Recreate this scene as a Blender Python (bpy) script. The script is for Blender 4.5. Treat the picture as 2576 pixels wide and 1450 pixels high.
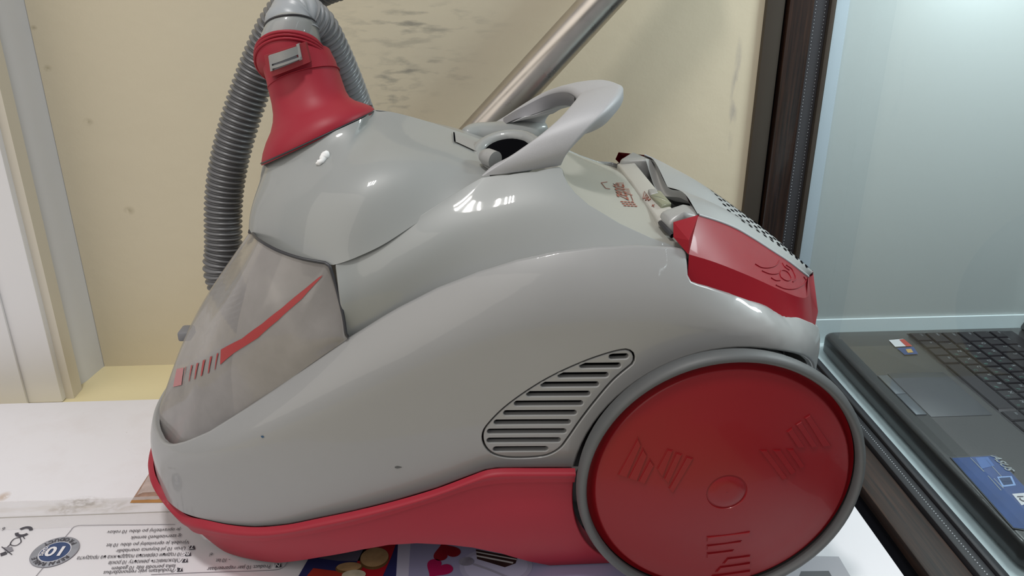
import bpy, bmesh, math, random
from math import sin, cos, tan, radians, pi, sqrt, atan2
from mathutils import Vector, Matrix
from mathutils.bvhtree import BVHTree
from mathutils.geometry import delaunay_2d_cdt
random.seed(7)
for o in list(bpy.data.objects): bpy.data.objects.remove(o)
S = bpy.context.scene
COL = S.collection

# ------------------------------------------------------------------ camera
F, TH, PS, H = 2030.0, radians(22.6), radians(3.3), 0.42
FW = Vector((sin(PS)*cos(TH), cos(PS)*cos(TH), -sin(TH)))
RT = Vector((cos(PS), -sin(PS), 0)); UP = RT.cross(FW)
CAM = Vector((0, 0, H))
cd = bpy.data.cameras.new('camera'); cam = bpy.data.objects.new('camera', cd); COL.objects.link(cam)
cd.sensor_width = 36; cd.lens = 36*F/2576; cd.clip_start = .01
R3 = Matrix((RT, UP, -FW)).transposed()
cam.matrix_world = Matrix.Translation(CAM) @ R3.to_4x4()
S.camera = cam
# ------------------------------------------------------------------ exposure, world, lights
S.view_settings.view_transform = 'Standard'; S.view_settings.look = 'None'
S.view_settings.gamma = 1; S.view_settings.use_curve_mapping = False
S.view_settings.exposure = 0.2
w = bpy.data.worlds.new('world'); S.world = w; w.use_nodes = True
w.node_tree.nodes['Background'].inputs[0].default_value = (.95, .96, 1, 1)
w.node_tree.nodes['Background'].inputs[1].default_value = .33
def area(name, loc, tgt, sx, sy, power, col):
    l = bpy.data.lights.new(name, 'AREA'); l.shape = 'RECTANGLE'; l.size = sx; l.size_y = sy
    l.energy = power; l.color = col
    o = bpy.data.objects.new(name, l); COL.objects.link(o); o.location = loc
    o.rotation_euler = (Vector(tgt)-Vector(loc)).to_track_quat('-Z', 'Y').to_euler()
    return o
for k in range(4):
    area('ceiling_tube', (-.20+(k-1.5)*.062, .06, 2.3), (-.20+(k-1.5)*.062, .06, 0), .014, .26, 4.6, (1, .98, .95))
area('room_light', (-1.5, -.7, 1.5), (-.2, .8, .1), 2.2, 2.2, 15, (1, .93, .82))
area('showcase_light', (.68, .60, .66), (.62, .80, 0), .25, .06, 3.6, (.90, .97, 1))
area('showcase_spot', (.53, .815, .47), (.53, .83, 0), .05, .03, .22, (.88, .97, 1))

def ray(u, v): return (FW + RT*((u-1288)/F) - UP*((v-725)/F)).normalized()
def at(u, v, y=None, z=None, x=None):
    d = ray(u, v)
    t = y/d.y if y is not None else ((z-H)/d.z if z is not None else x/d.x)
    return CAM + d*t
def px(p):
    q = Vector(p)-CAM; D = q.dot(FW)
    return (1288+F*q.dot(RT)/D, 725-F*q.dot(UP)/D)

# ------------------------------------------------------------------ materials
def mat(name, col, rough=.5, metal=0, coat=0, noise=0, nscale=30, bump=0, bscale=200, **kw):
    m = bpy.data.materials.new(name); m.use_nodes = True
    nt = m.node_tree; b = nt.nodes['Principled BSDF']
    b.inputs['Base Color'].default_value = (*col, 1)
    b.inputs['Roughness'].default_value = rough; b.inputs['Metallic'].default_value = metal
    b.inputs['Coat Weight'].default_value = coat; b.inputs['Coat Roughness'].default_value = .04
    for k, v in kw.items(): b.inputs[k.replace('_', ' ')].default_value = v
    tc = nt.nodes.new('ShaderNodeTexCoord')
    if noise:
        n = nt.nodes.new('ShaderNodeTexNoise'); n.inputs['Scale'].default_value = nscale; n.inputs['Detail'].default_value = 6
        nt.links.new(tc.outputs['Object'], n.inputs['Vector'])
        mx = nt.nodes.new('ShaderNodeMix'); mx.data_type = 'RGBA'
        mx.inputs['A'].default_value = (*[c*(1-noise) for c in col], 1); mx.inputs['B'].default_value = (*[min(1, c*(1+noise)) for c in col], 1)
        nt.links.new(n.outputs['Fac'], mx.inputs['Factor']); nt.links.new(mx.outputs['Result'], b.inputs['Base Color'])
        mr = nt.nodes.new('ShaderNodeMapRange'); mr.inputs[3].default_value = rough*.85; mr.inputs[4].default_value = min(1, rough*1.2)
        nt.links.new(n.outputs['Fac'], mr.inputs[0]); nt.links.new(mr.outputs[0], b.inputs['Roughness'])
    if bump:
        n = nt.nodes.new('ShaderNodeTexNoise'); n.inputs['Scale'].default_value = bscale; n.inputs['Detail'].default_value = 4
        nt.links.new(tc.outputs['Object'], n.inputs['Vector'])
        bp = nt.nodes.new('ShaderNodeBump'); bp.inputs['Strength'].default_value = bump; bp.inputs['Distance'].default_value = .001
        nt.links.new(n.outputs['Fac'], bp.inputs['Height']); nt.links.new(bp.outputs[0], b.inputs['Normal'])
    return m
M = {}
M['gray'] = mat('gray_plastic', (.275, .274, .273), .42, coat=.5, noise=.05, nscale=14)
M['gray2'] = mat('gray_shell_plastic', (.275, .285, .28), .42, coat=.55, noise=.05, nscale=14)
M['deck'] = mat('deck_plastic', (.35, .345, .31), .35, noise=.05)
M['red'] = mat('red_matte_plastic', (.31, .017, .032), .45, noise=.08, nscale=20, Specular_IOR_Level=.3)
M['redg'] = mat('red_gloss_plastic', (.25, .006, .014), .34, coat=.05, noise=.05, Specular_IOR_Level=.2)
M['wheelred'] = mat('wheel_red_plastic', (.21, .005, .009), .36, coat=.1, Specular_IOR_Level=.3, noise=.06, nscale=12)
M['silver'] = mat('silver_paint', (.42, .42, .435), .55, metal=.2, noise=.10, nscale=1400)
M['silver2'] = mat('silver_cover_paint', (.36, .36, .355), .42, metal=.3, noise=.06, nscale=900)
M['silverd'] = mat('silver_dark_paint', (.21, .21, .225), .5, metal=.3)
M['tire'] = mat('rubber', (.085, .088, .09), .5, noise=.35, nscale=14)
M['black'] = mat('black_void', (.004, .004, .005), .9, Specular_IOR_Level=.0)
M['dark'] = mat('dark_plastic', (.03, .03, .035), .4)
M['hose'] = mat('hose_plastic', (.15, .15, .155), .36, metal=.25)
M['steel'] = mat('brushed_steel', (.50, .46, .42), .28, metal=1, noise=.12, nscale=60)
M['white'] = mat('white_plaster_crumb', (.85, .85, .85), .8)
M['card'] = mat('white_card', (.80, .785, .82), .42, noise=.02, nscale=5)
M['ink'] = mat('black_ink', (.06, .055, .07), .6)
M['inkg'] = mat('grey_ink', (.25, .24, .27), .6)
M['logo'] = mat('brown_logo_ink', (.26, .07, .045), .5)
M['decal'] = mat('red_decal', (.34, .035, .035), .35)
M['decal2'] = mat('faded_red_decal', (.42, .16, .17), .35)
M['lcd'] = mat('lcd_window', (.20, .215, .15), .12, coat=.6)

# ------------------------------------------------------------------ object helpers
def link(name, me, m, parent=None):
    o = bpy.data.objects.new(name, me); COL.objects.link(o)
    if m: 
        me.materials.clear(); me.materials.append(M[m] if isinstance(m, str) else m)
    if parent: o.parent = parent; o.matrix_parent_inverse = parent.matrix_world.inverted() if False else Matrix.Translation(-parent.location)
    return o
def tag(o, label=None, cat=None, group=None, kind=None):
    if label: o['label'] = label
    if cat: o['category'] = cat
    if group: o['group'] = group
    if kind: o['kind'] = kind
    return o
def empty(name, loc, label, cat, group=None):
    o = bpy.data.objects.new(name, None); COL.objects.link(o); o.location = loc; o.empty_display_size = .05
    return tag(o, label, cat, group)
def mesh(name, V, Fc, m, parent=None, smooth=True, normals=None, angle=None):
    me = bpy.data.meshes.new(name); me.from_pydata([tuple(v) for v in V], [], Fc); me.update()
    if smooth or normals:
        me.polygons.foreach_set('use_smooth', [True]*len(me.polygons))
    if angle is not None: me.set_sharp_from_angle(angle=radians(angle))
    if normals: me.normals_split_custom_set_from_vertices([tuple(n) for n in normals])
    return link(name, me, m, parent)
def lift(bm, name, m, parent=None, smooth=True, angle=35):
    me = bpy.data.meshes.new(name); bmesh.ops.recalc_face_normals(bm, faces=bm.faces[:]); bm.to_mesh(me); bm.free()
    if smooth: me.polygons.foreach_set('use_smooth', [True]*len(me.polygons)); me.set_sharp_from_angle(angle=radians(angle))
    return link(name, me, m, parent)
def box_bm(bm, x0, x1, y0, y1, z0, z1, bev=0):
    t = bmesh.ops.create_cube(bm, size=1)['verts']
    for v in t: v.co = Vector(((x0+x1)/2+v.co.x*(x1-x0), (y0+y1)/2+v.co.y*(y1-y0), (z0+z1)/2+v.co.z*(z1-z0)))
    if bev:
        es = list({e for v in t for e in v.link_edges}); bmesh.ops.bevel(bm, geom=es, offset=bev, segments=2, affect='EDGES', profile=.5)
def box(name, x0, x1, y0, y1, z0, z1, m, parent=None, bev=0):
    bm = bmesh.new(); box_bm(bm, x0, x1, y0, y1, z0, z1, bev); return lift(bm, name, m, parent, smooth=bev > 0, angle=40)
def cr(P, n, closed=False):
    """catmull-rom through P (Vectors), resampled to n points by arc length"""
    P = [Vector(p) for p in P]; out = []
    N = len(P); seg = N if closed else N-1
    g = (lambda i: P[i % N]) if closed else (lambda i: P[i] if 0 <= i < N else (P[0]*2-P[1] if i < 0 else P[-1]*2-P[-2]))
    K = 16
    for i in range(seg):
        p0, p1, p2, p3 = g(i-1), g(i), g(i+1), g(i+2)
        t0 = 0; t1 = max((p1-p0).length, 1e-9)**.5; t2 = t1+max((p2-p1).length, 1e-9)**.5; t3 = t2+max((p3-p2).length, 1e-9)**.5
        for k in range(K):
            t = t1+(t2-t1)*k/K
            A1 = p0*((t1-t)/(t1-t0))+p1*((t-t0)/(t1-t0)); A2 = p1*((t2-t)/(t2-t1))+p2*((t-t1)/(t2-t1)); A3 = p2*((t3-t)/(t3-t2))+p3*((t-t2)/(t3-t2))
            B1 = A1*((t2-t)/(t2-t0))+A2*((t-t0)/(t2-t0)); B2 = A2*((t3-t)/(t3-t1))+A3*((t-t1)/(t3-t1))
            out.append(B1*((t2-t)/(t2-t1))+B2*((t-t1)/(t2-t1)))
    out.append(g(seg).copy() if closed else P[-1].copy())
    L = [0]
    for a, b in zip(out, out[1:]): L.append(L[-1]+(b-a).length)
    res = []; j = 0
    cnt = n+1 if closed else n
    for k in range(cnt):
        d = L[-1]*k/(cnt-1)
        while j < len(L)-2 and L[j+1] < d: j += 1
        f = (d-L[j])/max(L[j+1]-L[j], 1e-12); res.append(out[j].lerp(out[j+1], min(1, f)))
    return res[:-1] if closed else res
def interp(xs, ys, x):
    if x <= xs[0]: return ys[0]
    for a, b, p, q in zip(xs, xs[1:], ys, ys[1:]):
        if x <= b:
            t = (x-a)/max(b-a, 1e-9); return p+(q-p)*t
    return ys[-1]
def tube(name, path, r, m, parent=None, seg=16, cap=True, rfun=None, closed=False, smooth=True):
    V = []; Fc = []; n = len(path); up = Vector((0, 0, 1)); nrm = None
    for i, p in enumerate(path):
        if closed: t = (path[(i+1) % n]-path[i-1]).normalized()
        else: t = (path[min(i+1, n-1)]-path[max(i-1, 0)]).normalized()
        if nrm is None: nrm = t.orthogonal().normalized()
        nrm = (nrm-t*nrm.dot(t)).normalized(); b = t.cross(nrm)
        rr = rfun(i/(n-1)) if rfun else r
        for k in range(seg):
            a = 2*pi*k/seg; V.append(p+(nrm*cos(a)+b*sin(a))*rr)
    for i in range(n if closed else n-1):
        for k in range(seg):
            a, b2 = i*seg+k, i*seg+(k+1) % seg; c, d = ((i+1) % n)*seg+(k+1) % seg, ((i+1) % n)*seg+k
            Fc.append((a, b2, c, d))
    if cap and not closed: Fc.append(tuple(range(seg))[::-1]); Fc.append(tuple(range((n-1)*seg, n*seg)))
    return mesh(name, V, Fc, m, parent, smooth=smooth, angle=60)
def tube_data(V, Fc, path, r, seg=6, closed=False):
    base = len(V); n = len(path); nrm = None
    for i, p in enumerate(path):
        t = ((path[(i+1) % n]-path[i-1]) if closed else (path[min(i+1, n-1)]-path[max(i-1, 0)])).normalized()
        if nrm is None: nrm = t.orthogonal().normalized()
        nrm = (nrm-t*nrm.dot(t)).normalized(); b = t.cross(nrm)
        for k in range(seg):
            a = 2*pi*k/seg; V.append(p+(nrm*cos(a)+b*sin(a))*r)
    for i in range(n if closed else n-1):
        for k in range(seg):
            Fc.append((base+i*seg+k, base+i*seg+(k+1) % seg, base+((i+1) % n)*seg+(k+1) % seg, base+((i+1) % n)*seg+k))
def inpoly(x, y, P):
    c = False; n = len(P); j = n-1
    for i in range(n):
        xi, yi = P[i][0], P[i][1]; xj, yj = P[j][0], P[j][1]
        if (yi > y) != (yj > y) and x < (xj-xi)*(y-yi)/(yj-yi)+xi: c = not c
        j = i
    return c
def resample(P, step, closed=True):
    out = []; n = len(P)
    for i in range(n if closed else n-1):
        a = P[i]; b = P[(i+1) % n]; L = math.hypot(b[0]-a[0], b[1]-a[1]); k = max(1, int(L/step+.5))
        for j in range(k): out.append((a[0]+(b[0]-a[0])*j/k, a[1]+(b[1]-a[1])*j/k))
    if not closed: out.append(tuple(P[-1]))
    return out
def polyarea(P): return sum(P[i-1][0]*P[i][1]-P[i][0]*P[i-1][1] for i in range(len(P)))/2
def inset_poly(P, d):
    """P ccw; move inward by d"""
    n = len(P); out = []
    for i in range(n):
        a, b, c = P[i-1], P[i], P[(i+1) % n]
        e1 = Vector((b[0]-a[0], b[1]-a[1])); e2 = Vector((c[0]-b[0], c[1]-b[1]))
        if e1.length < 1e-9 or e2.length < 1e-9: e1 = e2 = e1 if e1.length > e2.length else e2
        n1 = Vector((-e1.y, e1.x)).normalized(); n2 = Vector((-e2.y, e2.x)).normalized()
        m_ = (n1+n2)
        m_ = m_.normalized() if m_.length > 1e-6 else n1
        k = min(2.0, 1/max(.3, m_.dot(n1)))
        out.append((b[0]+m_.x*d*k, b[1]+m_.y*d*k, m_.x, m_.y))
    return out
class Surf:
    def __init__(s, fn, s0, s1, t0, t1, ns, nt, sc=(1, 1), flip=1):
        s.fn = fn; s.r = (s0, s1, t0, t1); s.sc = sc; s.flip = flip
        s.ns, s.nt = ns, nt; s.P = []; s.U = []
        for i in range(ns+1):
            for j in range(nt+1):
                a, b = s0+(s1-s0)*i/ns, t0+(t1-t0)*j/nt
                s.U.append((a, b)); s.P.append(fn(a, b))
        s.T = []
        for i in range(ns):
            for j in range(nt):
                k = i*(nt+1)+j; s.T.append((k, k+nt+1, k+nt+2)); s.T.append((k, k+nt+2, k+1))
        s.bvh = BVHTree.FromPolygons(s.P, s.T)
        s.pp = None
    def st(s, loc, idx):
        a, b, c = s.T[idx]; A, B, C_ = s.P[a], s.P[b], s.P[c]
        v0, v1, v2 = B-A, C_-A, loc-A
        d00, d01, d11, d20, d21 = v0.dot(v0), v0.dot(v1), v1.dot(v1), v2.dot(v0), v2.dot(v1)
        den = d00*d11-d01*d01 or 1e-18
        v = (d11*d20-d01*d21)/den; w_ = (d00*d21-d01*d20)/den; u_ = 1-v-w_
        return (u_*s.U[a][0]+v*s.U[b][0]+w_*s.U[c][0], u_*s.U[a][1]+v*s.U[b][1]+w_*s.U[c][1])
    def hit(s, u, v):
        loc, n, i, d = s.bvh.ray_cast(CAM, ray(u, v))
        if loc is not None: return s.st(loc, i)
        if s.pp is None: s.pp = [px(p) for p in s.P]
        k = min(range(len(s.P)), key=lambda k: (s.pp[k][0]-u)**2+(s.pp[k][1]-v)**2)
        return s.U[k]
    def drop(s, x, y):
        loc, n, i, d = s.bvh.ray_cast(Vector((x, y, 1)), Vector((0, 0, -1)))
        return loc
    def nrm(s, a, b):
        e = 1e-3; da = e*(s.r[1]-s.r[0]); db = e*(s.r[3]-s.r[2])
        n = (s.fn(a+da, b)-s.fn(a-da, b)).cross(s.fn(a, b+db)-s.fn(a, b-db))
        return n.normalized()*s.flip if n.length > 1e-14 else Vector((0, -1, 0))
    def ev(s, a, b, off=0):
        p = s.fn(a, b); return p+s.nrm(a, b)*off if off else p
YC = .585
def mirror(V, Fc, N=None):
    n = len(V); V2 = V+[Vector((v[0], 2*YC-v[1], v[2])) for v in V]
    F2 = Fc+[tuple(i+n for i in reversed(f)) for f in Fc]
    return (V2, F2, N+[Vector((a[0], -a[1], a[2])) for a in N]) if N else (V2, F2, None)
def pair(name, V, Fc, N, m, parent, angle=None, smooth=True):
    a = mesh(name, V, Fc, m, parent, smooth, N, angle)
    V2 = [Vector((v[0], 2*YC-v[1], v[2])) for v in V]; F2 = [tuple(reversed(f)) for f in Fc]
    N2 = [Vector((n[0], -n[1], n[2])) for n in N] if N else None
    b = mesh(name, V2, F2, m, parent, smooth, N2, angle); return a, b
def region(surf, outer, holes=(), step=.006, rim=0, thick=.0, off=0, hole_rim=0, bstep=None):
    """triangulated piece of a surface with rounded rims; outlines in the surface's own parameters"""
    sx, sy = surf.sc
    def prep(P, ccw):
        Q = [(a*sx, b*sy) for a, b in P]
        if (polyarea(Q) > 0) != ccw: Q = Q[::-1]
        return resample(Q, bstep or step)
    O = prep(outer, True); Hs = [prep(h, True) for h in holes]
    loops = []; Oi = inset_poly(O, rim)
    loops.append((Oi, -1, rim))
    for h in Hs:
        loops.append((inset_poly(h, -hole_rim), 1, hole_rim))
    pts = []; edges = []; Lidx = []
    for lp, sg, r in loops:
        b = len(pts); pts += [Vector((p[0], p[1])) for p in lp]; n = len(lp)
        edges += [(b+i, b+(i+1) % n) for i in range(n)]; Lidx.append((b, n))
    xs = [p[0] for p in Oi]; ys = [p[1] for p in Oi]
    y = min(ys)+step/2; row = 0
    hp = [[(p[0], p[1]) for p in lp] for lp, _, _ in loops]
    bpts = [p.copy() for p in pts]
    cell = {}
    for p in bpts: cell.setdefault((int(p.x//step), int(p.y//step)), []).append(p)
    while y < max(ys):
        x = min(xs)+(step/2 if row % 2 else 0)
        while x < max(xs):
            if inpoly(x, y, hp[0]) and not any(inpoly(x, y, q) for q in hp[1:]):
                cx, cy = int(x//step), int(y//step)
                if all((q.x-x)**2+(q.y-y)**2 > (step*.55)**2 for i in (-1, 0, 1) for j in (-1, 0, 1) for q in cell.get((cx+i, cy+j), ())):
                    pts.append(Vector((x, y)))
            x += step
        y += step*.87; row += 1
    ov, oe, of, vo, eo, fo = delaunay_2d_cdt(pts, edges, [], 0, 1e-9)
    V = []; N = []; Fc = []
    mp = {}
    for i, src in enumerate(vo):
        for q in src: mp[q] = i
    for p in ov:
        a, b = p[0]/sx, p[1]/sy; n = surf.nrm(a, b); V.append(surf.fn(a, b)+n*off); N.append(n)
    for f in of:
        cx = sum(ov[i][0] for i in f)/3; cy = sum(ov[i][1] for i in f)/3
        if inpoly(cx, cy, hp[0]) and not any(inpoly(cx, cy, q) for q in hp[1:]):
            f = tuple(f)
            nn = (V[f[1]]-V[f[0]]).cross(V[f[2]]-V[f[0]])
            Fc.append(f if nn.dot(N[f[0]]) > 0 else f[::-1])
    for (b, n), (lp, sg, r) in zip(Lidx, loops):
        prev = [mp.get(b+i, 0) for i in range(n)]
        rows = []
        if r > 0: rows += [(r*sin(a), r*(1-cos(a)), sin(a)) for a in (pi/8, pi/4, 3*pi/8, pi/2)]
        if thick: rows += [(r, r+1e-5, 1.01), (r, thick, 1.01)]
        for (o_, dep, sn) in rows:
            cur = []
            for i in range(n):
                x0, y0, mx_, my_ = lp[i]
                k = 1
                a, b2 = (x0-mx_*o_*-sg*1)/sx if False else (x0+sg*mx_*o_)/sx, (y0+sg*my_*o_)/sy
                nr = surf.nrm(a, b2); p = surf.fn(a, b2)+nr*(off-dep)
                e = 1e-4
                out = (surf.fn(a+sg*mx_*e/sx, b2+sg*my_*e/sy)-surf.fn(a, b2))
                out = out.normalized() if out.length > 1e-12 else nr
                c_ = sqrt(max(0, 1-min(1, sn)**2)); N.append((nr*c_+out*min(1, sn)).normalized()); V.append(p); cur.append(len(V)-1)
            for i in range(n):
                f = (prev[i], prev[(i+1) % n], cur[(i+1) % n], cur[i])
                if len(set(f)) < 3: continue
                nn = (V[f[1]]-V[f[0]]).cross(V[f[3]]-V[f[0]])+(V[f[2]]-V[f[1]]).cross(V[f[3]]-V[f[1]])
                Fc.append(f if nn.dot(N[f[2]]+N[f[3]]) > 0 else f[::-1])
            prev = cur
    return V, Fc, N
def loftsurf(curves, sc, ns=80, nt=24, flip=1, nres=160, smooth_across=True):
    """surface through matched 3D curves (each a list of segments or of points)"""
    C = []
    for c in curves:
        if isinstance(c[0], list):
            pts = []; k = nres//len(c)
            for i, sg in enumerate(c):
                r = cr(sg, k+1); pts += r if i == 0 else r[1:]
            C.append(pts)
        else: C.append(cr(c, nres+1))
    n = min(len(c) for c in C)-1; K = len(C)-1
    def fn(a, b):
        a = a*n; i = int(max(0, min(n-1, math.floor(a)))); f = a-i
        Q = [c[i].lerp(c[i+1], f) for c in C]
        if K == 1: return Q[0].lerp(Q[1], b)
        bb = b*K; j = int(max(0, min(K-1, math.floor(bb)))); t = bb-j
        if not smooth_across: return Q[j].lerp(Q[j+1], t)
        p1, p2 = Q[j], Q[j+1]; p0 = Q[j-1] if j > 0 else p1*2-p2; p3 = Q[j+2] if j+2 <= K else p2*2-p1
        return ((p1*2)+(p2-p0)*t+(p0*2-p1*5+p2*4-p3)*t*t+(p1*3-p0-p2*3+p3)*t*t*t)*.5
    return Surf(fn, 0, 1, 0, 1, ns, nt, sc, flip)
def surfmesh(name, sf, m, parent, mir=True, thick=0, angle=None):
    V = list(sf.P); nt = sf.nt+1; Fc = []
    for i in range(sf.ns):
        for j in range(sf.nt):
            k = i*nt+j; f = (k, k+nt, k+nt+1, k+1); Fc.append(f if sf.flip > 0 else f[::-1])
    if mir == 'pair': return pair(name, V, Fc, None, m, parent, angle)
    if mir: V, Fc, _ = mirror(V, Fc)
    o = mesh(name, V, Fc, m, parent, True, None, angle)
    if mir:
        bm = bmesh.new(); bm.from_mesh(o.data); bmesh.ops.remove_doubles(bm, verts=bm.verts[:], dist=.0002); bm.to_mesh(o.data); bm.free()
    if thick:
        md = o.modifiers.new('shell', 'SOLIDIFY'); md.thickness = thick; md.offset = -1
    return o
def PT(*L): return [at(a[0], a[1], y=a[2]) if a[0] != 'w' else Vector(a[1:]) for a in L]

# ================================================================== SETTING
WY, SZ = .867, -.03
def nodes(m): return m.node_tree, m.node_tree.nodes['Principled BSDF']
# wall paint with scuffs, dirt and one broad greyer patch around them
wallm = mat('cream_wall_paint', (.62, .55, .41), .55)
nt, b = nodes(wallm)
tc = nt.nodes.new('ShaderNodeTexCoord')
def nn(t, **k):
    x = nt.nodes.new(t)
    for a, v in k.items():
        if a in ('op',): x.operation = v
        else: x.inputs[a].default_value = v
    return x
def blob(cx, cz, rx, rz, scl, thr0, thr1, stretch=(1, 1, 1)):
    mp = nn('ShaderNodeMapping'); mp.inputs['Location'].default_value = (-cx/rx, 0, -cz/rz); mp.inputs['Scale'].default_value = (1/rx, 0, 1/rz)
    nt.links.new(tc.outputs['Object'], mp.inputs[0])
    ln = nn('ShaderNodeVectorMath', op='LENGTH'); nt.links.new(mp.outputs[0], ln.inputs[0])
    r = nn('ShaderNodeMapRange'); r.inputs[1].default_value = 1; r.inputs[2].default_value = 0; nt.links.new(ln.outputs['Value'], r.inputs[0])
    m2 = nn('ShaderNodeMapping'); m2.inputs['Scale'].default_value = stretch; nt.links.new(tc.outputs['Object'], m2.inputs[0])
    no = nn('ShaderNodeTexNoise', Scale=scl, Detail=5); nt.links.new(m2.outputs[0], no.inputs['Vector'])
    r2 = nn('ShaderNodeMapRange'); r2.inputs[1].default_value = thr0; r2.inputs[2].default_value = thr1; nt.links.new(no.outputs['Fac'], r2.inputs[0])
    mu = nn('ShaderNodeMath', op='MULTIPLY'); nt.links.new(r.outputs[0], mu.inputs[0]); nt.links.new(r2.outputs[0], mu.inputs[1])
    return mu
cur = None
def layer(fac, col, strength):
    global cur
    mx = nt.nodes.new('ShaderNodeMix'); mx.data_type = 'RGBA'
    if cur is None: mx.inputs['A'].default_value = (.62, .55, .41, 1)
    else: nt.links.new(cur, mx.inputs['A'])
    mx.inputs['B'].default_value = (*col, 1)
    s = nn('ShaderNodeMath', op='MULTIPLY'); s.inputs[1].default_value = strength; nt.links.new(fac.outputs[0], s.inputs[0])
    nt.links.new(s.outputs[0], mx.inputs['Factor']); cur = mx.outputs['Result']
p1 = at(980, 100, y=WY); p2 = at(1000, 230, y=WY); p3 = at(1850, 230, y=WY)
layer(blob(p1.x, p1.z, .24, .16, 5, .3, .7), (.47, .44, .36), .75)
layer(blob(p1.x+.02, p1.z+.015, .11, .03, 40, .5, .68, (1, 1, 4)), (.22, .21, .18), .8)
layer(blob(p1.x+.02, p1.z-.03, .09, .03, 40, .52, .68, (1, 1, 4)), (.22, .21, .18), .7)
layer(blob(p2.x-.01, p2.z, .06, .05, 45, .5, .7, (1, 1, 3)), (.20, .20, .18), .85)
layer(blob(p3.x, p3.z, .006, .07, 60, .45, .6, (2, 1, .5)), (.25, .23, .24), .7)
for (u_, v_, r_) in ((120, 172, .005), (85, 70, .004), (222, 307, .006), (325, 530, .007), (655, 60, .004)):
    q = at(u_, v_, y=WY); layer(blob(q.x, q.z, r_, r_*.8, 120, .35, .5), (.3, .25, .15), .6)
nt.links.new(cur, b.inputs['Base Color'])
no = nn('ShaderNodeTexNoise', Scale=22, Detail=8, Roughness=.6); nt.links.new(tc.outputs['Object'], no.inputs['Vector'])
bp = nn('ShaderNodeBump', Strength=.35, Distance=.002); nt.links.new(no.outputs['Fac'], bp.inputs['Height']); nt.links.new(bp.outputs[0], b.inputs['Normal'])

LX = -.430
def slab(name, x0, x1, y0, y1, z0, z1, m, bev=0):
    o = box(name, x0, x1, y0, y1, z0, z1, m, None, bev); tag(o, kind='structure'); return o
slab('wall_back', LX, .330, WY, WY+.03, SZ-.05, 1.0, wallm)
sillm = mat('cream_sill_paint', (.66, .575, .35), .5, noise=.06, nscale=9, bump=.3, bscale=60)
slab('trim_1', -1.0, .312, -.3, WY, SZ-.05, SZ, sillm)
pvc = mat('white_pvc', (.80, .79, .80), .35, noise=.02, nscale=3)
pvcg = mat('grey_pvc', (.60, .60, .62), .4, noise=.05, nscale=4)
crm = mat('cream_seal', (.62, .57, .48), .5)
# reveal strip at left of the niche (slightly rounded), gap, cream seal, door panel
V = []; Fc = []
prof = [(LX, WY+.002), (LX-.0015, WY-.004), (LX-.004, WY-.02), (LX-.006, WY-.035), (LX-.010, WY-.045), (LX-.014, WY-.048), (LX-.02, WY-.048), (LX-.02, WY+.002)]
for (x_, y_) in prof: V += [Vector((x_, y_, SZ)), Vector((x_, y_, 1.0))]
n_ = len(prof)
for i in range(n_): Fc.append((2*i, 2*((i+1) % n_), 2*((i+1) % n_)+1, 2*i+1))
tag(mesh('trim_2', V, Fc, pvcg, None, True, None, 30), kind='structure')
pA = at(215, 976, z=SZ); pB = at(195, 1003, z=SZ)
slab('trim_3', pA.x-.013, pA.x-.002, pB.y, pA.y-.0035, SZ, 1.0, crm)
slab('door_1', -.95, pB.x-.012, pB.y-.008, pB.y+.02, SZ, 1.0, pvc, .002)
slab('trim_4', -.95, pB.x-.047, pB.y-.012, pB.y-.008, SZ, 1.0, pvc, .0015)
box('rear_gap_filler', LX-.03, LX-.012, WY-.046, WY+.01, SZ, 1.0, 'dark'); bpy.data.objects['rear_gap_filler'].name = 'trim_5'; bpy.data.objects['trim_5']['kind'] = 'structure'

# ================================================================== SHOWCASE
woodm = mat('dark_wenge_wood', (.045, .022, .014), .3, coat=.2)
nt, b = nodes(woodm); tc = nt.nodes.new('ShaderNodeTexCoord')
def wood(m_, sc):
    nt, b = nodes(m_); tc = nt.nodes.new('ShaderNodeTexCoord')
    mp = nt.nodes.new('ShaderNodeMapping'); mp.inputs['Scale'].default_value = sc; nt.links.new(tc.outputs['Object'], mp.inputs[0])
    n1 = nt.nodes.new('ShaderNodeTexNoise'); n1.inputs['Scale'].default_value = 6; n1.inputs['Detail'].default_value = 8; n1.inputs['Roughness'].default_value = .65
    nt.links.new(mp.outputs[0], n1.inputs['Vector'])
    r = nt.nodes.new('ShaderNodeValToRGB'); e = r.color_ramp.elements
    e[0].position = .35; e[0].color = (.006, .004, .004, 1); e[1].position = .75; e[1].color = (.050, .023, .014, 1)
    nt.links.new(n1.outputs['Fac'], r.inputs[0]); nt.links.new(r.outputs[0], b.inputs['Base Color'])
wood(woodm, (60, 60, 2))
woodr = mat('dark_wenge_wood_rail', (.045, .022, .014), .5); wood(woodr, (60, 2, 60))
alu = mat('bronze_aluminium', (.075, .062, .050), .38, metal=.4, noise=.1, nscale=8)
seal = mat('black_rubber_seal', (.022, .022, .026), .45)
sealg = mat('grey_rubber_seal', (.05, .05, .056), .4)
bead = mat('bead_white', (.55, .6, .65), .3)
case = empty('display_showcase', (.35, .6, SZ), 'glass display showcase with dark wood frame standing right of the vacuum cleaner', 'showcase')
PY = .866
box('aluminium_profile', .312, .331, PY-.006, WY+.02, SZ, 1.0, alu, case, .001)
box('wood_post', .334, .3605, PY-.010, WY+.02, SZ, 1.0, woodm, case, .002)
box('shadow_gap', .331, .334, PY, WY+.02, SZ, 1.0, 'black', case)
box('post_seal', .3605, .377, PY-.006, WY+.02, SZ, 1.0, sealg, case, .001)
box('post_edge', .377, .3825, PY-.012, WY+.02, SZ, 1.0, alu, case, .0008)
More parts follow.
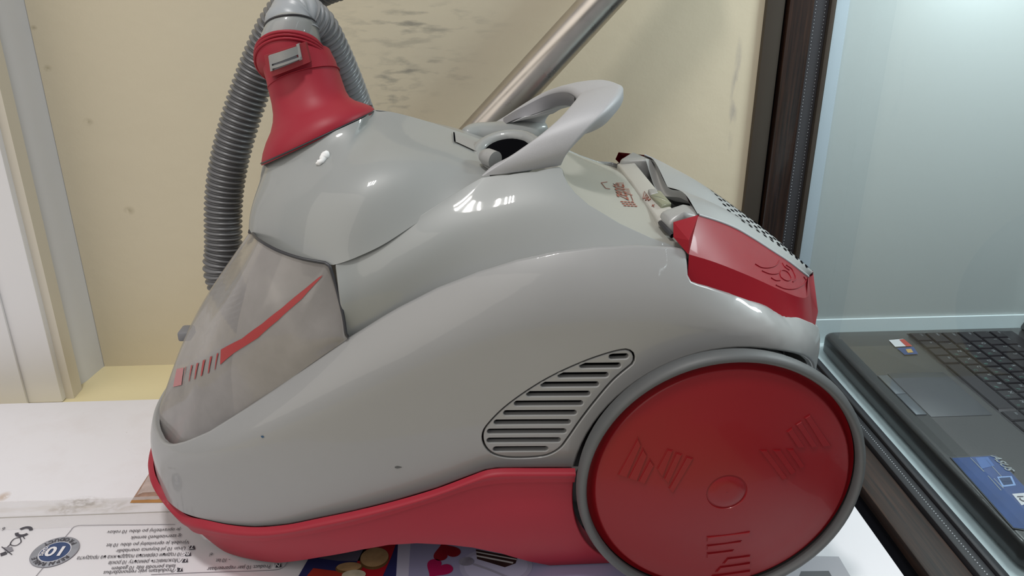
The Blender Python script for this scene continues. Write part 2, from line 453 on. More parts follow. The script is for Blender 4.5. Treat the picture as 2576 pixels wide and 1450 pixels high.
# rails along the bottom
box('rail_base_shade', .3125, .335, -.2, PY-.012, SZ, -.012, 'black', case, .001)  # lower step coloured black to stand in for the box's shadow
box('wood_rail', .332, .365, -.2, PY-.012, SZ, -.002, woodr, case, .002)
box('rail_seal', .366, .378, -.2, PY-.012, SZ, .0015, seal, case, .0015)
box('rail_edge', .3785, .3835, -.2, PY-.012, SZ, .004, seal, case, .001)
box('inner_track', .3845, .4025, -.2, PY-.012, SZ, -.014, 'dark', case, .001)
def beads(p0, p1, n, r, name):
    bm = bmesh.new()
    for i in range(n):
        c = p0.lerp(p1, i/(n-1)); bmesh.ops.create_icosphere(bm, subdivisions=1, radius=r, matrix=Matrix.Translation(c))
    o = lift(bm, name, bead, case, True, 180); o['kind'] = 'stuff'; return o
beads(Vector((.3635, PY-.0061, 0)), Vector((.3635, PY-.0061, .60)), 170, .00045, 'seal_beads')
beads(Vector((.3735, PY-.0061, 0)), Vector((.3735, PY-.0061, .60)), 170, .00045, 'seal_beads')
beads(Vector((.372, .28, .0015)), Vector((.372, PY-.02, .0015)), 190, .00055, 'seal_beads')
shelfm = mat('white_shelf', (.62, .70, .72), .25, coat=.3)
backm = mat('pale_blue_back_panel', (.40, .43, .425), .35, noise=.02, nscale=2)
box('shelf', .4030, 1.3, -.2, WY+.0, SZ, -.0225, shelfm, case, .001)
box('back_panel', .3825, 1.3, WY+.0005, WY+.02, SZ, 1.0, backm, case)
box('back_ledge', .3830, 1.27, WY-.003, WY+.0003, -.0225, .0085, shelfm, case)
strip = mat('pale_edge_strip', (.42, .48, .53), .35)
box('edge_strip', .3830, .400, WY-.004, WY, -.0225, 1.0, strip, case)
box('far_side_panel', 1.28, 1.3, -.2, WY, -.0225, 1.0, backm, case)
gl = bpy.data.materials.new('clear_glass'); gl.use_nodes = True; nt = gl.node_tree; nt.nodes.clear()
go = nt.nodes.new('ShaderNodeOutputMaterial'); gm = nt.nodes.new('ShaderNodeMixShader'); gt = nt.nodes.new('ShaderNodeBsdfTransparent'); gg = nt.nodes.new('ShaderNodeBsdfGlossy'); gf = nt.nodes.new('ShaderNodeFresnel')
gt.inputs[0].default_value = (.88, .94, .93, 1); gg.inputs['Roughness'].default_value = .02; gf.inputs[0].default_value = 1.35
nt.links.new(gf.outputs[0], gm.inputs[0]); nt.links.new(gt.outputs[0], gm.inputs[1]); nt.links.new(gg.outputs[0], gm.inputs[2]); nt.links.new(gm.outputs[0], go.inputs[0])
bm = bmesh.new()
vs = [bm.verts.new(c) for c in ((.3805, -.15, .0045), (.3805, PY-.013, .0045), (.3805, PY-.013, .95), (.3805, -.15, .95))]
bm.faces.new(vs[::-1]); me = bpy.data.meshes.new('glass_pane'); bm.to_mesh(me); bm.free(); link('glass_pane', me, gl, case)
led = bpy.data.materials.new('led'); led.use_nodes = True; nt, b = nodes(led)
b.inputs['Emission Color'].default_value = (.85, .95, 1, 1); b.inputs['Emission Strength'].default_value = 25
bm = bmesh.new()
for i in range(40):
    y_ = -.1+.022*i
    bmesh.ops.create_cube(bm, size=1, matrix=Matrix.Translation((.3865, y_, .80)) @ Matrix.Diagonal((.005, .005, .002, 1)))
lo = lift(bm, 'led_strip', led, case, False); lo['kind'] = 'stuff'

# ------------------------------------------------------------------ laptop
LXF = .419; LYF = .847; LB = -.022; LTOP = .002
lap = empty('laptop', (.54, .66, -.022), 'black open laptop with dark keyboard lying on the white shelf behind the showcase glass', 'laptop')
lapm = mat('laptop_black_brown', (.040, .038, .038), .25, coat=.3, noise=.1, nscale=6)
keym = mat('laptop_key', (.016, .013, .016), .4)
padm = mat('touchpad', (.045, .047, .052), .35)
btnm = mat('touchpad_button', (.13, .14, .155), .3, metal=.5)
bm = bmesh.new(); box_bm(bm, LXF, LXF+.255, LYF-.385, LYF, LB+.004, LTOP)
bmesh.ops.bevel(bm, geom=[e for e in bm.edges if abs(e.verts[0].co.z-e.verts[1].co.z) > .01], offset=.014, segments=6, affect='EDGES', profile=.5)
bmesh.ops.bevel(bm, geom=[e for e in bm.edges if e.verts[0].co.z > LTOP-.001 and e.verts[1].co.z > LTOP-.001], offset=.005, segments=3, affect='EDGES', profile=.5)
lift(bm, 'palm_rest', lapm, lap, True, 50)
for (a, c) in ((.03, .03), (.22, .03), (.03, .35), (.22, .35)):
    bm = bmesh.new(); bmesh.ops.create_cone(bm, cap_ends=True, segments=16, radius1=.006, radius2=.005, depth=.006, matrix=Matrix.Translation((LXF+a, LYF-c, LB+.0025))); lift(bm, 'rubber_foot', 'dark', lap)
# keyboard
kb = box('keyboard_tray', LXF+.0975, LXF+.228, LYF-.372, LYF-.012, LTOP-.002, LTOP+.0004, keym, lap, .001)
rows = [[('Ctrl', 1.2), ('Fn', 1), ('', 1), ('Alt', 1), ('', 5.4), ('Alt', 1), ('', 1), ('Ctrl', 1.2), ('<', 1), ('v', 1), ('>', 1), ('0', 1.6), ('.', 1)],
        [('Shift', 1.45), ('\\', 1)]+[(c, 1) for c in 'ZXCVBNM<>/']+[('Shift', 1.95)]+[(c, 1) for c in '123'],
        [('Caps', 1.75)]+[(c, 1) for c in 'ASDFGHJKL;']+[("'", 1), ('', 1.65)]+[(c, 1) for c in '456'],
        [('Tab', 1.45)]+[(c, 1) for c in 'QWERTYUIOP[]']+[('', .95)]+[(c, 1) for c in '789'],
        [('`', 1)]+[(c, 1) for c in '1234567890-=']+[('', 1.4)]+[(c, 1) for c in '/*-'],
        [('Esc', 1)]+[('F%d' % i, 1) for i in range(1, 13)]+[('', 1.4), ('', 1), ('', 1)]]
cyr = dict(zip('QWERTYUIOPASDFGHJKLZXCVBNM', 'ЙЦУКЕНГШЩЗФЫВАПРОЛДЯЧСМИТЬ'))
legm = mat('key_legend', (.22, .24, .25), .5); legg = mat('key_legend_green', (.07, .17, .14), .5)
def textmesh(txt, size, shear=0, bold=0, align='LEFT', extrude=0):
    cu = bpy.data.curves.new('t', 'FONT'); cu.body = txt; cu.size = size; cu.shear = shear; cu.align_x = align; cu.offset = bold; cu.resolution_u = 3; cu.extrude = extrude
    ob = bpy.data.objects.new('t', cu); COL.objects.link(ob)
    dg = bpy.context.evaluated_depsgraph_get(); me = bpy.data.meshes.new_from_object(ob.evaluated_get(dg))
    V = [v.co.copy() for v in me.vertices]; Fc = [tuple(p.vertices) for p in me.polygons]
    bpy.data.objects.remove(ob); bpy.data.curves.remove(cu); bpy.data.meshes.remove(me)
    return V, Fc
def text_obj(name, txt, size, origin, right, up, m, parent=None, width=None, drape=None, nrmoff=.0003, **k):
    V, Fc = textmesh(txt, size, **k)
    if not V: return
    if width:
        w0 = max(v.x for v in V)-min(v.x for v in V); s = width/max(w0, 1e-6)
        for v in V: v.x *= s
    n = Vector(right).cross(Vector(up)).normalized(); o = Vector(origin)
    W = [o+Vector(right)*v.x+Vector(up)*v.y+n*(v.z+nrmoff) for v in V]
    if drape:
        W = [(lambda h: (h+Vector((0, 0, nrmoff))) if h else p)(drape.drop(p.x, p.y)) for p in W]
    return mesh(name, W, Fc, m, parent, False)
kz = LTOP+.0022; x_ = LXF+.0990
key_cache = {}
for r, row in enumerate(rows):
    unit = .0184; y_ = LYF-.0145; rh = .0196 if r < 5 else .015
    for lab, wd in row:
        yw = unit*wd
        key = (round(yw, 5), rh)
        if key not in key_cache:
            bm = bmesh.new(); box_bm(bm, 0, rh-.0012, -(yw-.0012), 0, -.0026, 0)
            tp = [f for f in bm.faces if all(v.co.z > -.001 for v in f.verts)]
            c = tp[0].calc_center_median()
            for v in tp[0].verts: v.co = c+(v.co-c)*.93; v.co.z -= 0
            bmesh.ops.bevel(bm, geom=list(tp[0].edges), offset=.0006, segments=2, affect='EDGES')
            me = bpy.data.meshes.new('key'); bmesh.ops.recalc_face_normals(bm, faces=bm.faces[:]); bm.to_mesh(me); bm.free(); me.materials.append(keym); key_cache[key] = me
        ko = bpy.data.objects.new('key', key_cache[key]); COL.objects.link(ko); ko.parent = lap; ko.location = Vector((x_, y_, kz))-lap.location
        if lab:
            o = text_obj('key_legend', lab, .0058 if len(lab) == 1 else .0038, Vector((x_+rh*.55, y_-.0035, kz+.0001)), (0, -1, 0), (1, 0, 0), legm)
            if o: o.parent = ko; o.matrix_parent_inverse = Matrix.Translation(-Vector((x_, y_, kz)))
            if lab in cyr:
                o = text_obj('key_legend', cyr[lab], .0052, Vector((x_+rh*.16, y_-.0105, kz+.0001)), (0, -1, 0), (1, 0, 0), legg)
                o.parent = ko; o.matrix_parent_inverse = Matrix.Translation(-Vector((x_, y_, kz)))
        y_ -= yw
    x_ += rh
# touchpad
tz = LTOP+.0004
def onlap(u, v): return at(u, v, z=tz)
a_, b_ = onlap(2212, 948), onlap(2330, 1040)
bx0 = LXF+.014; 
by0 = onlap(2209, 946).y; by1 = onlap(2303, 1045).y
box('touchpad', bx0+.013, bx0+.075, by1-.004, by0+.004, LTOP-.001, LTOP+.0006, padm, lap, .0005)
ym = (by0+by1)/2
for (q0, q1) in ((by0, ym+.0004), (ym-.0004, by1)): box('touchpad_button', bx0, bx0+.011, q1, q0, LTOP-.001, LTOP+.0012, btnm, lap, .0006)
# stickers
stb = mat('sticker_blue', (.02, .05, .17), .2, coat=.5, noise=.4, nscale=30); stw = mat('sticker_white', (.5, .5, .52), .3); str_ = mat('sticker_red', (.35, .05, .04), .3)
def quad(name, pts, m, parent, z=None, step=None):
    return mesh(name, [Vector(p) for p in pts], [tuple(range(len(pts)))], m, parent, False)
def rectx(name, x0, x1, y0, y1, z, m, parent): return quad(name, [(x0, y0, z), (x1, y0, z), (x1, y1, z), (x0, y1, z)], m, parent)
def lapq(name, pp, m, dz=.0003): return quad(name, [at(u, v, z=tz+dz) for u, v in pp], m, lap)
lapq('sticker', [(2236, 856), (2272, 853), (2295, 871), (2252, 873)][::-1], stw)
lapq('sticker', [(2262, 855), (2274, 853.5), (2295, 871), (2280, 872)][::-1], str_, .0005)
lapq('sticker', [(2256, 876), (2298, 873), (2310, 891), (2276, 893)][::-1], stb)
lapq('sticker', [(2278, 879), (2292, 878), (2298, 887), (2284, 888)][::-1], mat('sticker_orange', (.4, .25, .08), .3), .0005)
lapq('sticker', [(2389, 1150), (2505, 1144), (2600, 1250), (2576, 1335), (2548, 1330)][::-1], mat('sticker_frame', (.06, .06, .06), .3), .0002)
lapq('sticker', [(2394, 1153), (2503, 1147), (2620, 1270), (2600, 1335), (2550, 1328)][::-1], stb, .0004)
text_obj('sticker_print', 'ASUS', .010, at(2492, 1147, z=tz+.0006), (0, -1, 0), (1, 0, 0), legm, lap, shear=.3, bold=.0002)
lapq('sticker_print', [(2478, 1155), (2480, 1155), (2530, 1210), (2528, 1210)][::-1], legm, .0006)
lapq('sticker_print', [(2453, 1152), (2485, 1150), (2502, 1172), (2470, 1180)][::-1], mat('print_blue', (.06, .12, .3), .3), .0006)
lapq('sticker_print', [(2508, 1200), (2545, 1198), (2556, 1222), (2522, 1226)][::-1], mat('print_screen', (.18, .28, .5), .3), .0006)
lapq('sticker_print', [(2513, 1203), (2541, 1201), (2549, 1218), (2525, 1221)][::-1], mat('print_dark', (.02, .04, .1), .3), .0007)
for q in ([(2440, 1152), (2442, 1152), (2477, 1187), (2474, 1187)], [(2484, 1197), (2486, 1197), (2520, 1234), (2517, 1234)], [(2499, 1204), (2501, 1204), (2526, 1229), (2523, 1229)]):
    lapq('sticker_print', q[::-1], legm, .0006)
lapq('sticker_print', [(2546, 1243), (2585, 1240), (2600, 1262), (2570, 1272)][::-1], stw, .0006)
o = text_obj('sticker_print', 'i5', .012, at(2556, 1248, z=tz+.0008), (0, -1, 0), (1, 0, 0), 'ink', lap)
# screen lid (stands beyond the right edge of the picture)
bm = bmesh.new(); box_bm(bm, LXF+.240, LXF+.250, LYF-.38, LYF-.005, LTOP, LTOP+.24, .003); 
for v in bm.verts: v.co.x += (v.co.z-LTOP)*.45
lift(bm, 'screen_lid', lapm, lap)
bm = bmesh.new(); box_bm(bm, LXF+.2392, LXF+.2395, LYF-.365, LYF-.02, LTOP+.02, LTOP+.225)
for v in bm.verts: v.co.x += (v.co.z-LTOP)*.45
lift(bm, 'screen', 'dark', lap, False)

# ================================================================== CARDBOARD BOX
BX1, BYB = .312, .7345
bx = empty('cardboard_box', (-.2, .5, SZ), 'flat white printed cardboard box lying under the vacuum cleaner', 'box')
cardm = M['card']
SEAM = .5515
nt, b = nodes(cardm)
tc = nt.nodes.new('ShaderNodeTexCoord')
cur = None
def layer2(fac, col, strength, base):
    global cur
    mx = nt.nodes.new('ShaderNodeMix'); mx.data_type = 'RGBA'
    if cur is None: mx.inputs['A'].default_value = (*base, 1)
    else: nt.links.new(cur, mx.inputs['A'])
    mx.inputs['B'].default_value = (*col, 1)
    s = nn('ShaderNodeMath', op='MULTIPLY'); s.inputs[1].default_value = strength; nt.links.new(fac.outputs[0], s.inputs[0])
    nt.links.new(s.outputs[0], mx.inputs['Factor']); cur = mx.outputs['Result']
def blob2(u, v, rx, ry, scl, t0, t1, st=(1, 1, 1)):
    c = at(u, v, z=0)
    mp = nn('ShaderNodeMapping'); mp.inputs['Location'].default_value = (-c.x/rx, -c.y/ry, 0); mp.inputs['Scale'].default_value = (1/rx, 1/ry, 0)
    nt.links.new(tc.outputs['Object'], mp.inputs[0])
    ln = nn('ShaderNodeVectorMath', op='LENGTH'); nt.links.new(mp.outputs[0], ln.inputs[0])
    r = nn('ShaderNodeMapRange'); r.inputs[1].default_value = 1; r.inputs[2].default_value = .3; nt.links.new(ln.outputs['Value'], r.inputs[0])
    m2 = nn('ShaderNodeMapping'); m2.inputs['Scale'].default_value = st; nt.links.new(tc.outputs['Object'], m2.inputs[0])
    no = nn('ShaderNodeTexNoise', Scale=scl, Detail=7, Roughness=.65); nt.links.new(m2.outputs[0], no.inputs['Vector'])
    r2 = nn('ShaderNodeMapRange'); r2.inputs[1].default_value = t0; r2.inputs[2].default_value = t1; nt.links.new(no.outputs['Fac'], r2.inputs[0])
    mu = nn('ShaderNodeMath', op='MULTIPLY'); nt.links.new(r.outputs[0], mu.inputs[0]); nt.links.new(r2.outputs[0], mu.inputs[1])
    return mu
cb = (.76, .745, .78)
layer2(blob2(205, 1268, .024, .011, 130, .42, .6, (1, 1.6, 1)), (.20, .16, .11), .9, cb)
layer2(blob2(165, 1283, .02, .008, 150, .45, .6), (.25, .2, .14), .8, cb)
layer2(blob2(295, 1275, .026, .011, 140, .42, .64), (.36, .32, .25), .8, cb)
layer2(blob2(60, 1280, .12, .012, 70, .45, .75, (.6, 2, 1)), (.5, .42, .34), .6, cb)
layer2(blob2(230, 1285, .20, .012, 60, .5, .75, (.6, 2, 1)), (.5, .42, .34), .6, cb)
layer2(blob2(8, 1250, .006, .008, 90, .4, .5), (.45, .32, .22), .7, cb)
layer2(blob2(200, 1110, .25, .12, 320, .69, .72), (.3, .27, .25), .8, cb)
layer2(blob2(150, 1120, .3, .15, 18, .5, .8), (.70, .665, .68), .8, cb)
nt.links.new(cur, b.inputs['Base Color'])
box('box_body', -.75, BX1, .28, BYB-.0005, SZ+.0005, -.0022, 'card', bx)
box('top_flap', -.751, BX1+.0005, SEAM+.0006, BYB, -.0022, -.0002, 'card', bx, .0006)
box('top_flap', -.751, BX1+.0005, .279, SEAM-.0006, -.0022, -.0004, 'card', bx, .0006)
box('flap_seam', -.75, .2, SEAM-.0007, SEAM+.0007, -.0018, -.0007, mat('seam_brown', (.22, .19, .15), .8), bx)
tape = mat('clear_tape', (.82, .80, .80), .12, coat=.5, Alpha=.35)
V = []; Fc = []
for i in range(61):
    x0 = -.70+.9*i/60
    for j, y0 in enumerate((SEAM-.016, SEAM-.008, SEAM-.002, SEAM+.003, SEAM+.02)):
        V.append(Vector((x0, y0+random.uniform(-.0006, .0006), -.0001+random.uniform(0, .0004)+(.0006 if j == 2 else 0))))
for i in range(60):
    for j in range(4): k = i*5+j; Fc.append((k, k+5, k+6, k+1))
mesh('packing_tape', V, Fc, tape, bx, True)
def fl(u, v, dz=.0002): return at(u, v, z=dz)
def prn(name, pp, m, dz=.0002): 
    pts = [at(u, v, z=dz) for u, v in pp]
    if polyarea([(p.x, p.y) for p in pts]) < 0: pts = pts[::-1]
    return quad(name, pts, m, bx)
# upside-down lines of small text: (text, left px, right px, y px)
def utext(txt, ul, ur, v, size=.0058, m='ink'):
    a, c = fl(ul, v), fl(ur, v)
    text_obj('printed_text', txt, size, Vector((c.x, c.y+.0022, .0001)), (-1, 0, 0), (0, -1, 0), m, bx, width=(c.x-a.x), shear=-.12)
utext('je opraviteľný po dobu 10 rokov', 273, 452, 1334)
utext('ig szervizelhető termék', 330, 455, 1350)
utext('Výrobek je opravitelný po dobu 10 let', 270, 475, 1366)
utext('Ürün 10 yıl boyunca onarılabilir', 295, 466, 1381)
utext('10 години сервизна поддръжка на продукта', 201, 457, 1396)
utext('Можливість ремонту 10 років', 276, 450, 1411)
utext('laika periodā līdz 10 gadiem', 283, 440, 1426)
utext('Produktam veic remontdarbus', 263, 437, 1436)
utext('el', 527, 534, 1397); utext('- 10 lat', 543, 578, 1411); utext('Product 10 jaar repareerbaar', 523, 680, 1427)
def lbadge(txt, u, v):
    prn('country_badge', [(u-8, v-5), (u+7, v-5.5), (u+9, v+4), (u-6, v+5)], 'ink', .0001)
    c = fl(u+6, v); text_obj('country_code', txt, .0052, Vector((c.x, c.y+.002, .0003)), (-1, 0, 0), (0, -1, 0), 'card', bx, bold=.0001)
for t_, u_, v_ in (('TR', 482, 1379), ('BG', 472, 1395), ('UA', 464, 1411), ('LV', 451, 1434), ('NL', 699, 1424)): lbadge(t_, u_, v_)
def uline(name, pp, wpx, m='inkg', dz=.0002, n=40):
    P = cr([fl(u, v, dz) for u, v in pp], n); V = []; Fc = []
    for i, p in enumerate(P):
        t = (P[min(i+1, n-1)]-P[max(i-1, 0)]).normalized(); s = Vector((-t.y, t.x, 0))*wpx*.000175
        V += [p+s, p-s]
    for i in range(n-1): Fc.append((2*i, 2*i+1, 2*i+3, 2*i+2))
    return mesh(name, V, Fc, m, bx, False)
uline('printed_line', [(160, 1356), (178, 1335), (184, 1327), (195, 1323), (230, 1322), (440, 1320)], 1.5)
uline('printed_line', [(116, 1419), (103, 1435), (88, 1453)], 1.5)
uline('printed_line', [(724, 1400), (724, 1413), (715, 1426), (700, 1433), (660, 1436), (500, 1441), (380, 1446)], 1.5)
# badge
bc = fl(138, 1389); 
def disc(name, c, rx, ry, m, z, n=48, rin=0, th=0):
    V = []; Fc = []
    for k in range(n):
        a = 2*pi*k/n; V.append(Vector((c.x+cos(a)*rx, c.y+sin(a)*ry, z)))
    if rin:
        for k in range(n):
            a = 2*pi*k/n; V.append(Vector((c.x+cos(a)*rx*rin, c.y+sin(a)*ry*rin, z)))
        for k in range(n): Fc.append((k, (k+1) % n, n+(k+1) % n, n+k))
    else: Fc.append(tuple(range(n)))
    return mesh(name, V, Fc, m, bx, False)
br = .0170
ringm = mat('badge_silver', (.33, .34, .38), .3, metal=.3, noise=.5, nscale=40)
disc('printed_badge', bc, br, br, 'inkg', .0002); disc('printed_badge', bc, br*.97, br*.97, ringm, .00025)
disc('printed_badge', bc, br*.66, br*.66, 'card', .0003); disc('printed_badge', bc, br*.63, br*.63, mat('badge_navy', (.03, .06, .16), .4, noise=.3, nscale=60), .00035)
text_obj('badge_text', '10', .0145, Vector((bc.x+.0085, bc.y+.0050, .0004)), (-1, 0, 0), (0, -1, 0), 'card', bx, bold=.0004, width=.0125)
text_obj('badge_text', 'YEARS', .0038, Vector((bc.x-.0095, bc.y+.0062, .0004)), (0, -1, 0), (1, 0, 0), 'card', bx, bold=.0001)
def arctext(txt, a0, a1, inward):
    for i, ch in enumerate(txt):
        a = a0+(a1-a0)*i/max(1, len(txt)-1); c = bc+Vector((cos(a), sin(a), 0))*br*.80; c.z = .0004
        upv = Vector((cos(a), sin(a), 0))*(1 if not inward else -1); rt = Vector((upv.y, -upv.x, 0))
        text_obj('badge_text', ch, .0050, c-upv*.0016-rt*.0014, rt, upv, 'ink', bx, bold=.00012)
arctext('PRODUCT', radians(150), radians(35), True) if False else arctext('PRODUCT', radians(40), radians(140), True)
arctext('REPAIRABLE', radians(320), radians(215), False) if False else arctext('REPAIRABLE', radians(-30), radians(-150), False)
# packaging icons
rc = fl(60, 1338)
for a0 in (0, pi):
    V = []; Fc = []
    for i in range(13):
        a = a0+.25+i/12*2.3; ro, ri = (.0062, .0036) if i < 11 else (.0062, .0036)
        V += [Vector((rc.x+cos(a)*ro*1.0, rc.y+sin(a)*ro, .0003)), Vector((rc.x+cos(a)*ri*1.0, rc.y+sin(a)*ri, .0003))]
    for i in range(12): Fc.append((2*i, 2*i+2, 2*i+3, 2*i+1))
    mesh('recycling_symbol', V, Fc, 'ink', bx, False)
uline('food_symbol', [(52, 1352), (36, 1356), (26, 1370), (40, 1373), (52, 1365), (50, 1352)], 2.2, 'ink')
uline('food_symbol', [(26, 1370), (18, 1377)], 2.2, 'ink', n=3); uline('food_symbol', [(56, 1348), (62, 1356)], 2, 'ink', n=3)
prn('bin_symbol', [(8, 1378), (30, 1376), (34, 1386), (14, 1392)], 'inkg'); prn('bin_symbol', [(0, 1393), (14, 1388), (18, 1394), (2, 1400)], 'ink')
uline('bin_symbol', [(4, 1376), (30, 1396)], 2, 'ink', n=3)
utext('6 - 8.5', -30, 12, 1332)
# pictures printed on the box
photo = lambda n, c, ns=20, amt=.4: mat(n, c, .4, noise=amt, nscale=ns)
prn('printed_picture', [(327, 1266), (388, 1172), (440, 1172), (440, 1264)], photo('picture_brown', (.33, .20, .15), 160, .7), .0002)
prn('printed_picture', [(345, 1246), (375, 1195), (440, 1195), (440, 1235), (360, 1240)], photo('picture_pale', (.45, .36, .33), 110, .5), .0003)
prn('printed_picture', [(327, 1266), (331, 1259), (440, 1256), (440, 1265)], photo('picture_orange', (.42, .20, .06), 60, .3), .0003)
prn('printed_picture', [(745, 1460), (775, 1408), (830, 1340), (1003, 1340), (996, 1460)], photo('picture_navy', (.03, .03, .12), 15, .5))
prn('printed_picture', [(770, 1452), (788, 1430), (850, 1438), (900, 1452)], photo('picture_redbar', (.35, .03, .02)), .0003)
prn('printed_picture', [(880, 1452), (925, 1360), (1003, 1350), (985, 1400), (962, 1452)], photo('picture_crimson', (.40, .01, .02), 30, .2), .0003)
prn('printed_picture', [(800, 1405), (840, 1390), (900, 1370), (930, 1370), (905, 1412), (850, 1412)], photo('picture_slate', (.10, .09, .13)), .0003)
cook = photo('picture_cookie', (.42, .26, .13), 110, .5); cookd = photo('picture_cookie_edge', (.16, .08, .03), 90, .5)
def pdisc(u, v, ru, m, z, name='printed_picture', sq=1.0):
    c = fl(u, v); e = fl(u+ru, v); r = (e-c).length; disc(name, c, r, r*sq, m, z, 32)
pdisc(942, 1409, 36, cookd, .0004); pdisc(942, 1403, 35, cook, .0005)
pdisc(878, 1430, 34, cookd, .00045, sq=.6); pdisc(878, 1427, 31, cook, .0005, sq=.5); pdisc(890, 1448, 30, photo('picture_cream', (.55, .48, .36), 160, .4), .0006, sq=.6)
lav = photo('picture_lavender', (.34, .32, .50), 6, .15)
prn('printed_picture', [(1003, 1340), (1035, 1340), (1027, 1460), (996, 1460)], photo('picture_palestripe', (.52, .5, .64), 8, .1), .00022)
prn('printed_picture', [(1035, 1330), (1700, 1320), (1760, 1460), (1027, 1460)], lav, .00025)
def heart(u, v, sc, m, rot, z):
    c = fl(u, v); V = []
    for k in range(36):
        t = 2*pi*k/36; x = 16*sin(t)**3; y = 13*cos(t)-5*cos(2*t)-2*cos(3*t)-cos(4*t)
        V.append(Vector((c.x+(x*cos(rot)-y*sin(rot))*sc, c.y+(x*sin(rot)+y*cos(rot))*sc, z)))
    if polyarea([(p.x, p.y) for p in V]) < 0: V = V[::-1]
    mesh('printed_heart', V, [tuple(range(36))], m, bx, False)
heart(1102, 1432, .00066, photo('heart_pink', (.42, .01, .09), 40, .2), radians(-35), .0005)
heart(1122, 1390, .00066, photo('heart_red', (.28, .01, .02), 40, .4), radians(200), .0005)
pdisc(1248, 1425, 92, photo('plate_rim', (.42, .40, .56), 5, .1), .0004, sq=.75); pdisc(1248, 1425, 80, photo('plate', (.5, .48, .66), 5, .1), .00045, sq=.72)
prn('printed_picture', [(1197, 1383), (1302, 1402), (1297, 1418), (1270, 1428), (1200, 1407)], photo('cake_dark', (.045, .02, .02), 90, .5), .0006)
prn('printed_picture', [(1198, 1388), (1300, 1407), (1300, 1410), (1198, 1391)], photo('cake_cream', (.6, .57, .58)), .0007)
prn('printed_picture', [(1199, 1397), (1292, 1415), (1290, 1419), (1199, 1401)], photo('cake_cream2', (.6, .57, .58)), .0007)
pdisc(1173, 1415, 19, photo('spoon', (.30, .28, .36), 90, .7), .0008, sq=.8); uline('printed_picture', [(1190, 1420), (1230, 1434), (1275, 1452)], 5, mat('spoon_handle', (.35, .33, .42), .3), .0008, 12)
prn('printed_picture', [(1990, 1399), (2110, 1401), (2142, 1455), (1960, 1455)], photo('panel_grey', (.42, .41, .45), 5, .1)); prn('printed_picture', [(2015, 1438), (2085, 1437), (2095, 1455), (2008, 1455)], photo('panel_dark', (.09, .09, .10)), .0003)

# ================================================================== VACUUM CLEANER
vac = empty('vacuum_cleaner', (.0, YC, 0), 'grey and red cylinder vacuum cleaner with big red wheel, standing on the white cardboard box', 'vacuum cleaner')
# plan curve: nose centre -> side -> rear centre; s = arc length
def make_plan(tip, xs, W, n, xr, xe, rn=2.2):
    P = []
    K = 120
    for i in range(K+1):
        a = pi/2*i/K; P.append(Vector((xs-(xs-tip)*abs(cos(a))**(2/n), YC-W*abs(sin(a))**(2/n))))
    for i in range(1, 40): P.append(Vector((xs+(xr-xs)*i/39, YC-W)))
    for i in range(1, K+1):
        a = pi/2*i/K; P.append(Vector((xr+(xe-xr)*abs(sin(a))**(2/rn), YC-W*abs(cos(a))**(2/rn))))
    L = [0]
    for a, b in zip(P, P[1:]): L.append(L[-1]+(b-a).length)
    N = 600; T = L[-1]; Q = []; j = 0
    for k in range(N+1):
        d = T*k/N
        while j < len(L)-2 and L[j+1] < d: j += 1
        Q.append(P[j].lerp(P[j+1], (d-L[j])/max(1e-9, L[j+1]-L[j])))
    NR = []
    for k in range(N+1):
        t = Q[min(N, k+2)]-Q[max(0, k-2)]; NR.append(Vector((t.y, -t.x)).normalized())
    NR[0] = Vector((-1, 0)); NR[-1] = Vector((1, 0))
    def ev(s):
        a = max(0, min(N-1e-6, s/T*N)); i = int(a); f = a-i
        return Q[i].lerp(Q[i+1], f), NR[i].lerp(NR[i+1], f).normalized()
    return ev, T, (lambda x: next(T*k/N for k in range(N+1) if Q[k].x >= x and Q[k].y < YC-W+.004))
plan0, PT_, s_of_x = make_plan(-.2505, -.03, .135, 2.6, .185, .262)
def plan(s):
    p, n = plan0(abs(s))
    return (p, n) if s >= 0 else (Vector((p.x, 2*YC-p.y)), Vector((n.x, -n.y)))
def sym(P): return P+[(-a, b) for a, b in P[::-1] if a > 1e-6]
cylin = lambda dd: Surf(lambda s, z: (lambda q: Vector((q[0].x-q[1].x*dd, q[0].y-q[1].y*dd, z)))(plan(s)), 0, PT_, -.02, .32, 220, 30)
S0 = cylin(0); S2 = cylin(.02)
Mpx = [(2085, 905), (1950, 858), (1800, 832), (1650, 820), (1500, 818), (1350, 832), (1230, 862), (1120, 905), (1000, 962), (850, 1035), (700, 1100), (550, 1150), (450, 1172), (400, 1176)]
Mh = sorted(S0.hit(*p) for p in Mpx); Ms = [a for a, b in Mh]; Mz = [b for a, b in Mh]
Fpx = [(1728, 624), (1690, 617), (1600, 613), (1500, 617), (1400, 629), (1300, 650), (1200, 681), (1100, 720), (1000, 771), (960, 794), (873, 848), (774, 918), (691, 976), (608, 1030), (525, 1082), (463, 1109), (440, 1115), (424, 1116), (411, 1112), (401, 1103)]
Fh = sorted(S2.hit(*p) for p in Fpx); Fs = [a for a, b in Fh]+[s_of_x(.2)]; Fz = [b for a, b in Fh]+[.20]
def dfn(s, z):
    s = abs(s)
    zm = interp(Ms, Mz, s); zf = max(interp(Fs, Fz, s), zm+.02)
    dm = interp([0, .08, .2, .3, PT_], [.003, .005, .018, .024, .024], s)
    t = max(0, (z-zm)/(zf-zm)); below = max(0, zm-z)
    return dm*(t*t if t < 1.25 else 1.5625+min(1.2, t-1.25)*.8)+below*below*.45
def sm(fn, e=.012):
    def g(s, z): 
        if abs(s) > PT_-e: return fn(s, z)
        return (fn(s-e, z)+fn(s, z)*2+fn(s+e, z))/4
    return g
dsm = sm(dfn)
def fen(s, z):
    p, n = plan(s); d = dsm(s, z); return Vector((p.x-n.x*d, p.y-n.y*d, z))
FEN = Surf(fen, -PT_, PT_, -.02, .30, 440, 64)
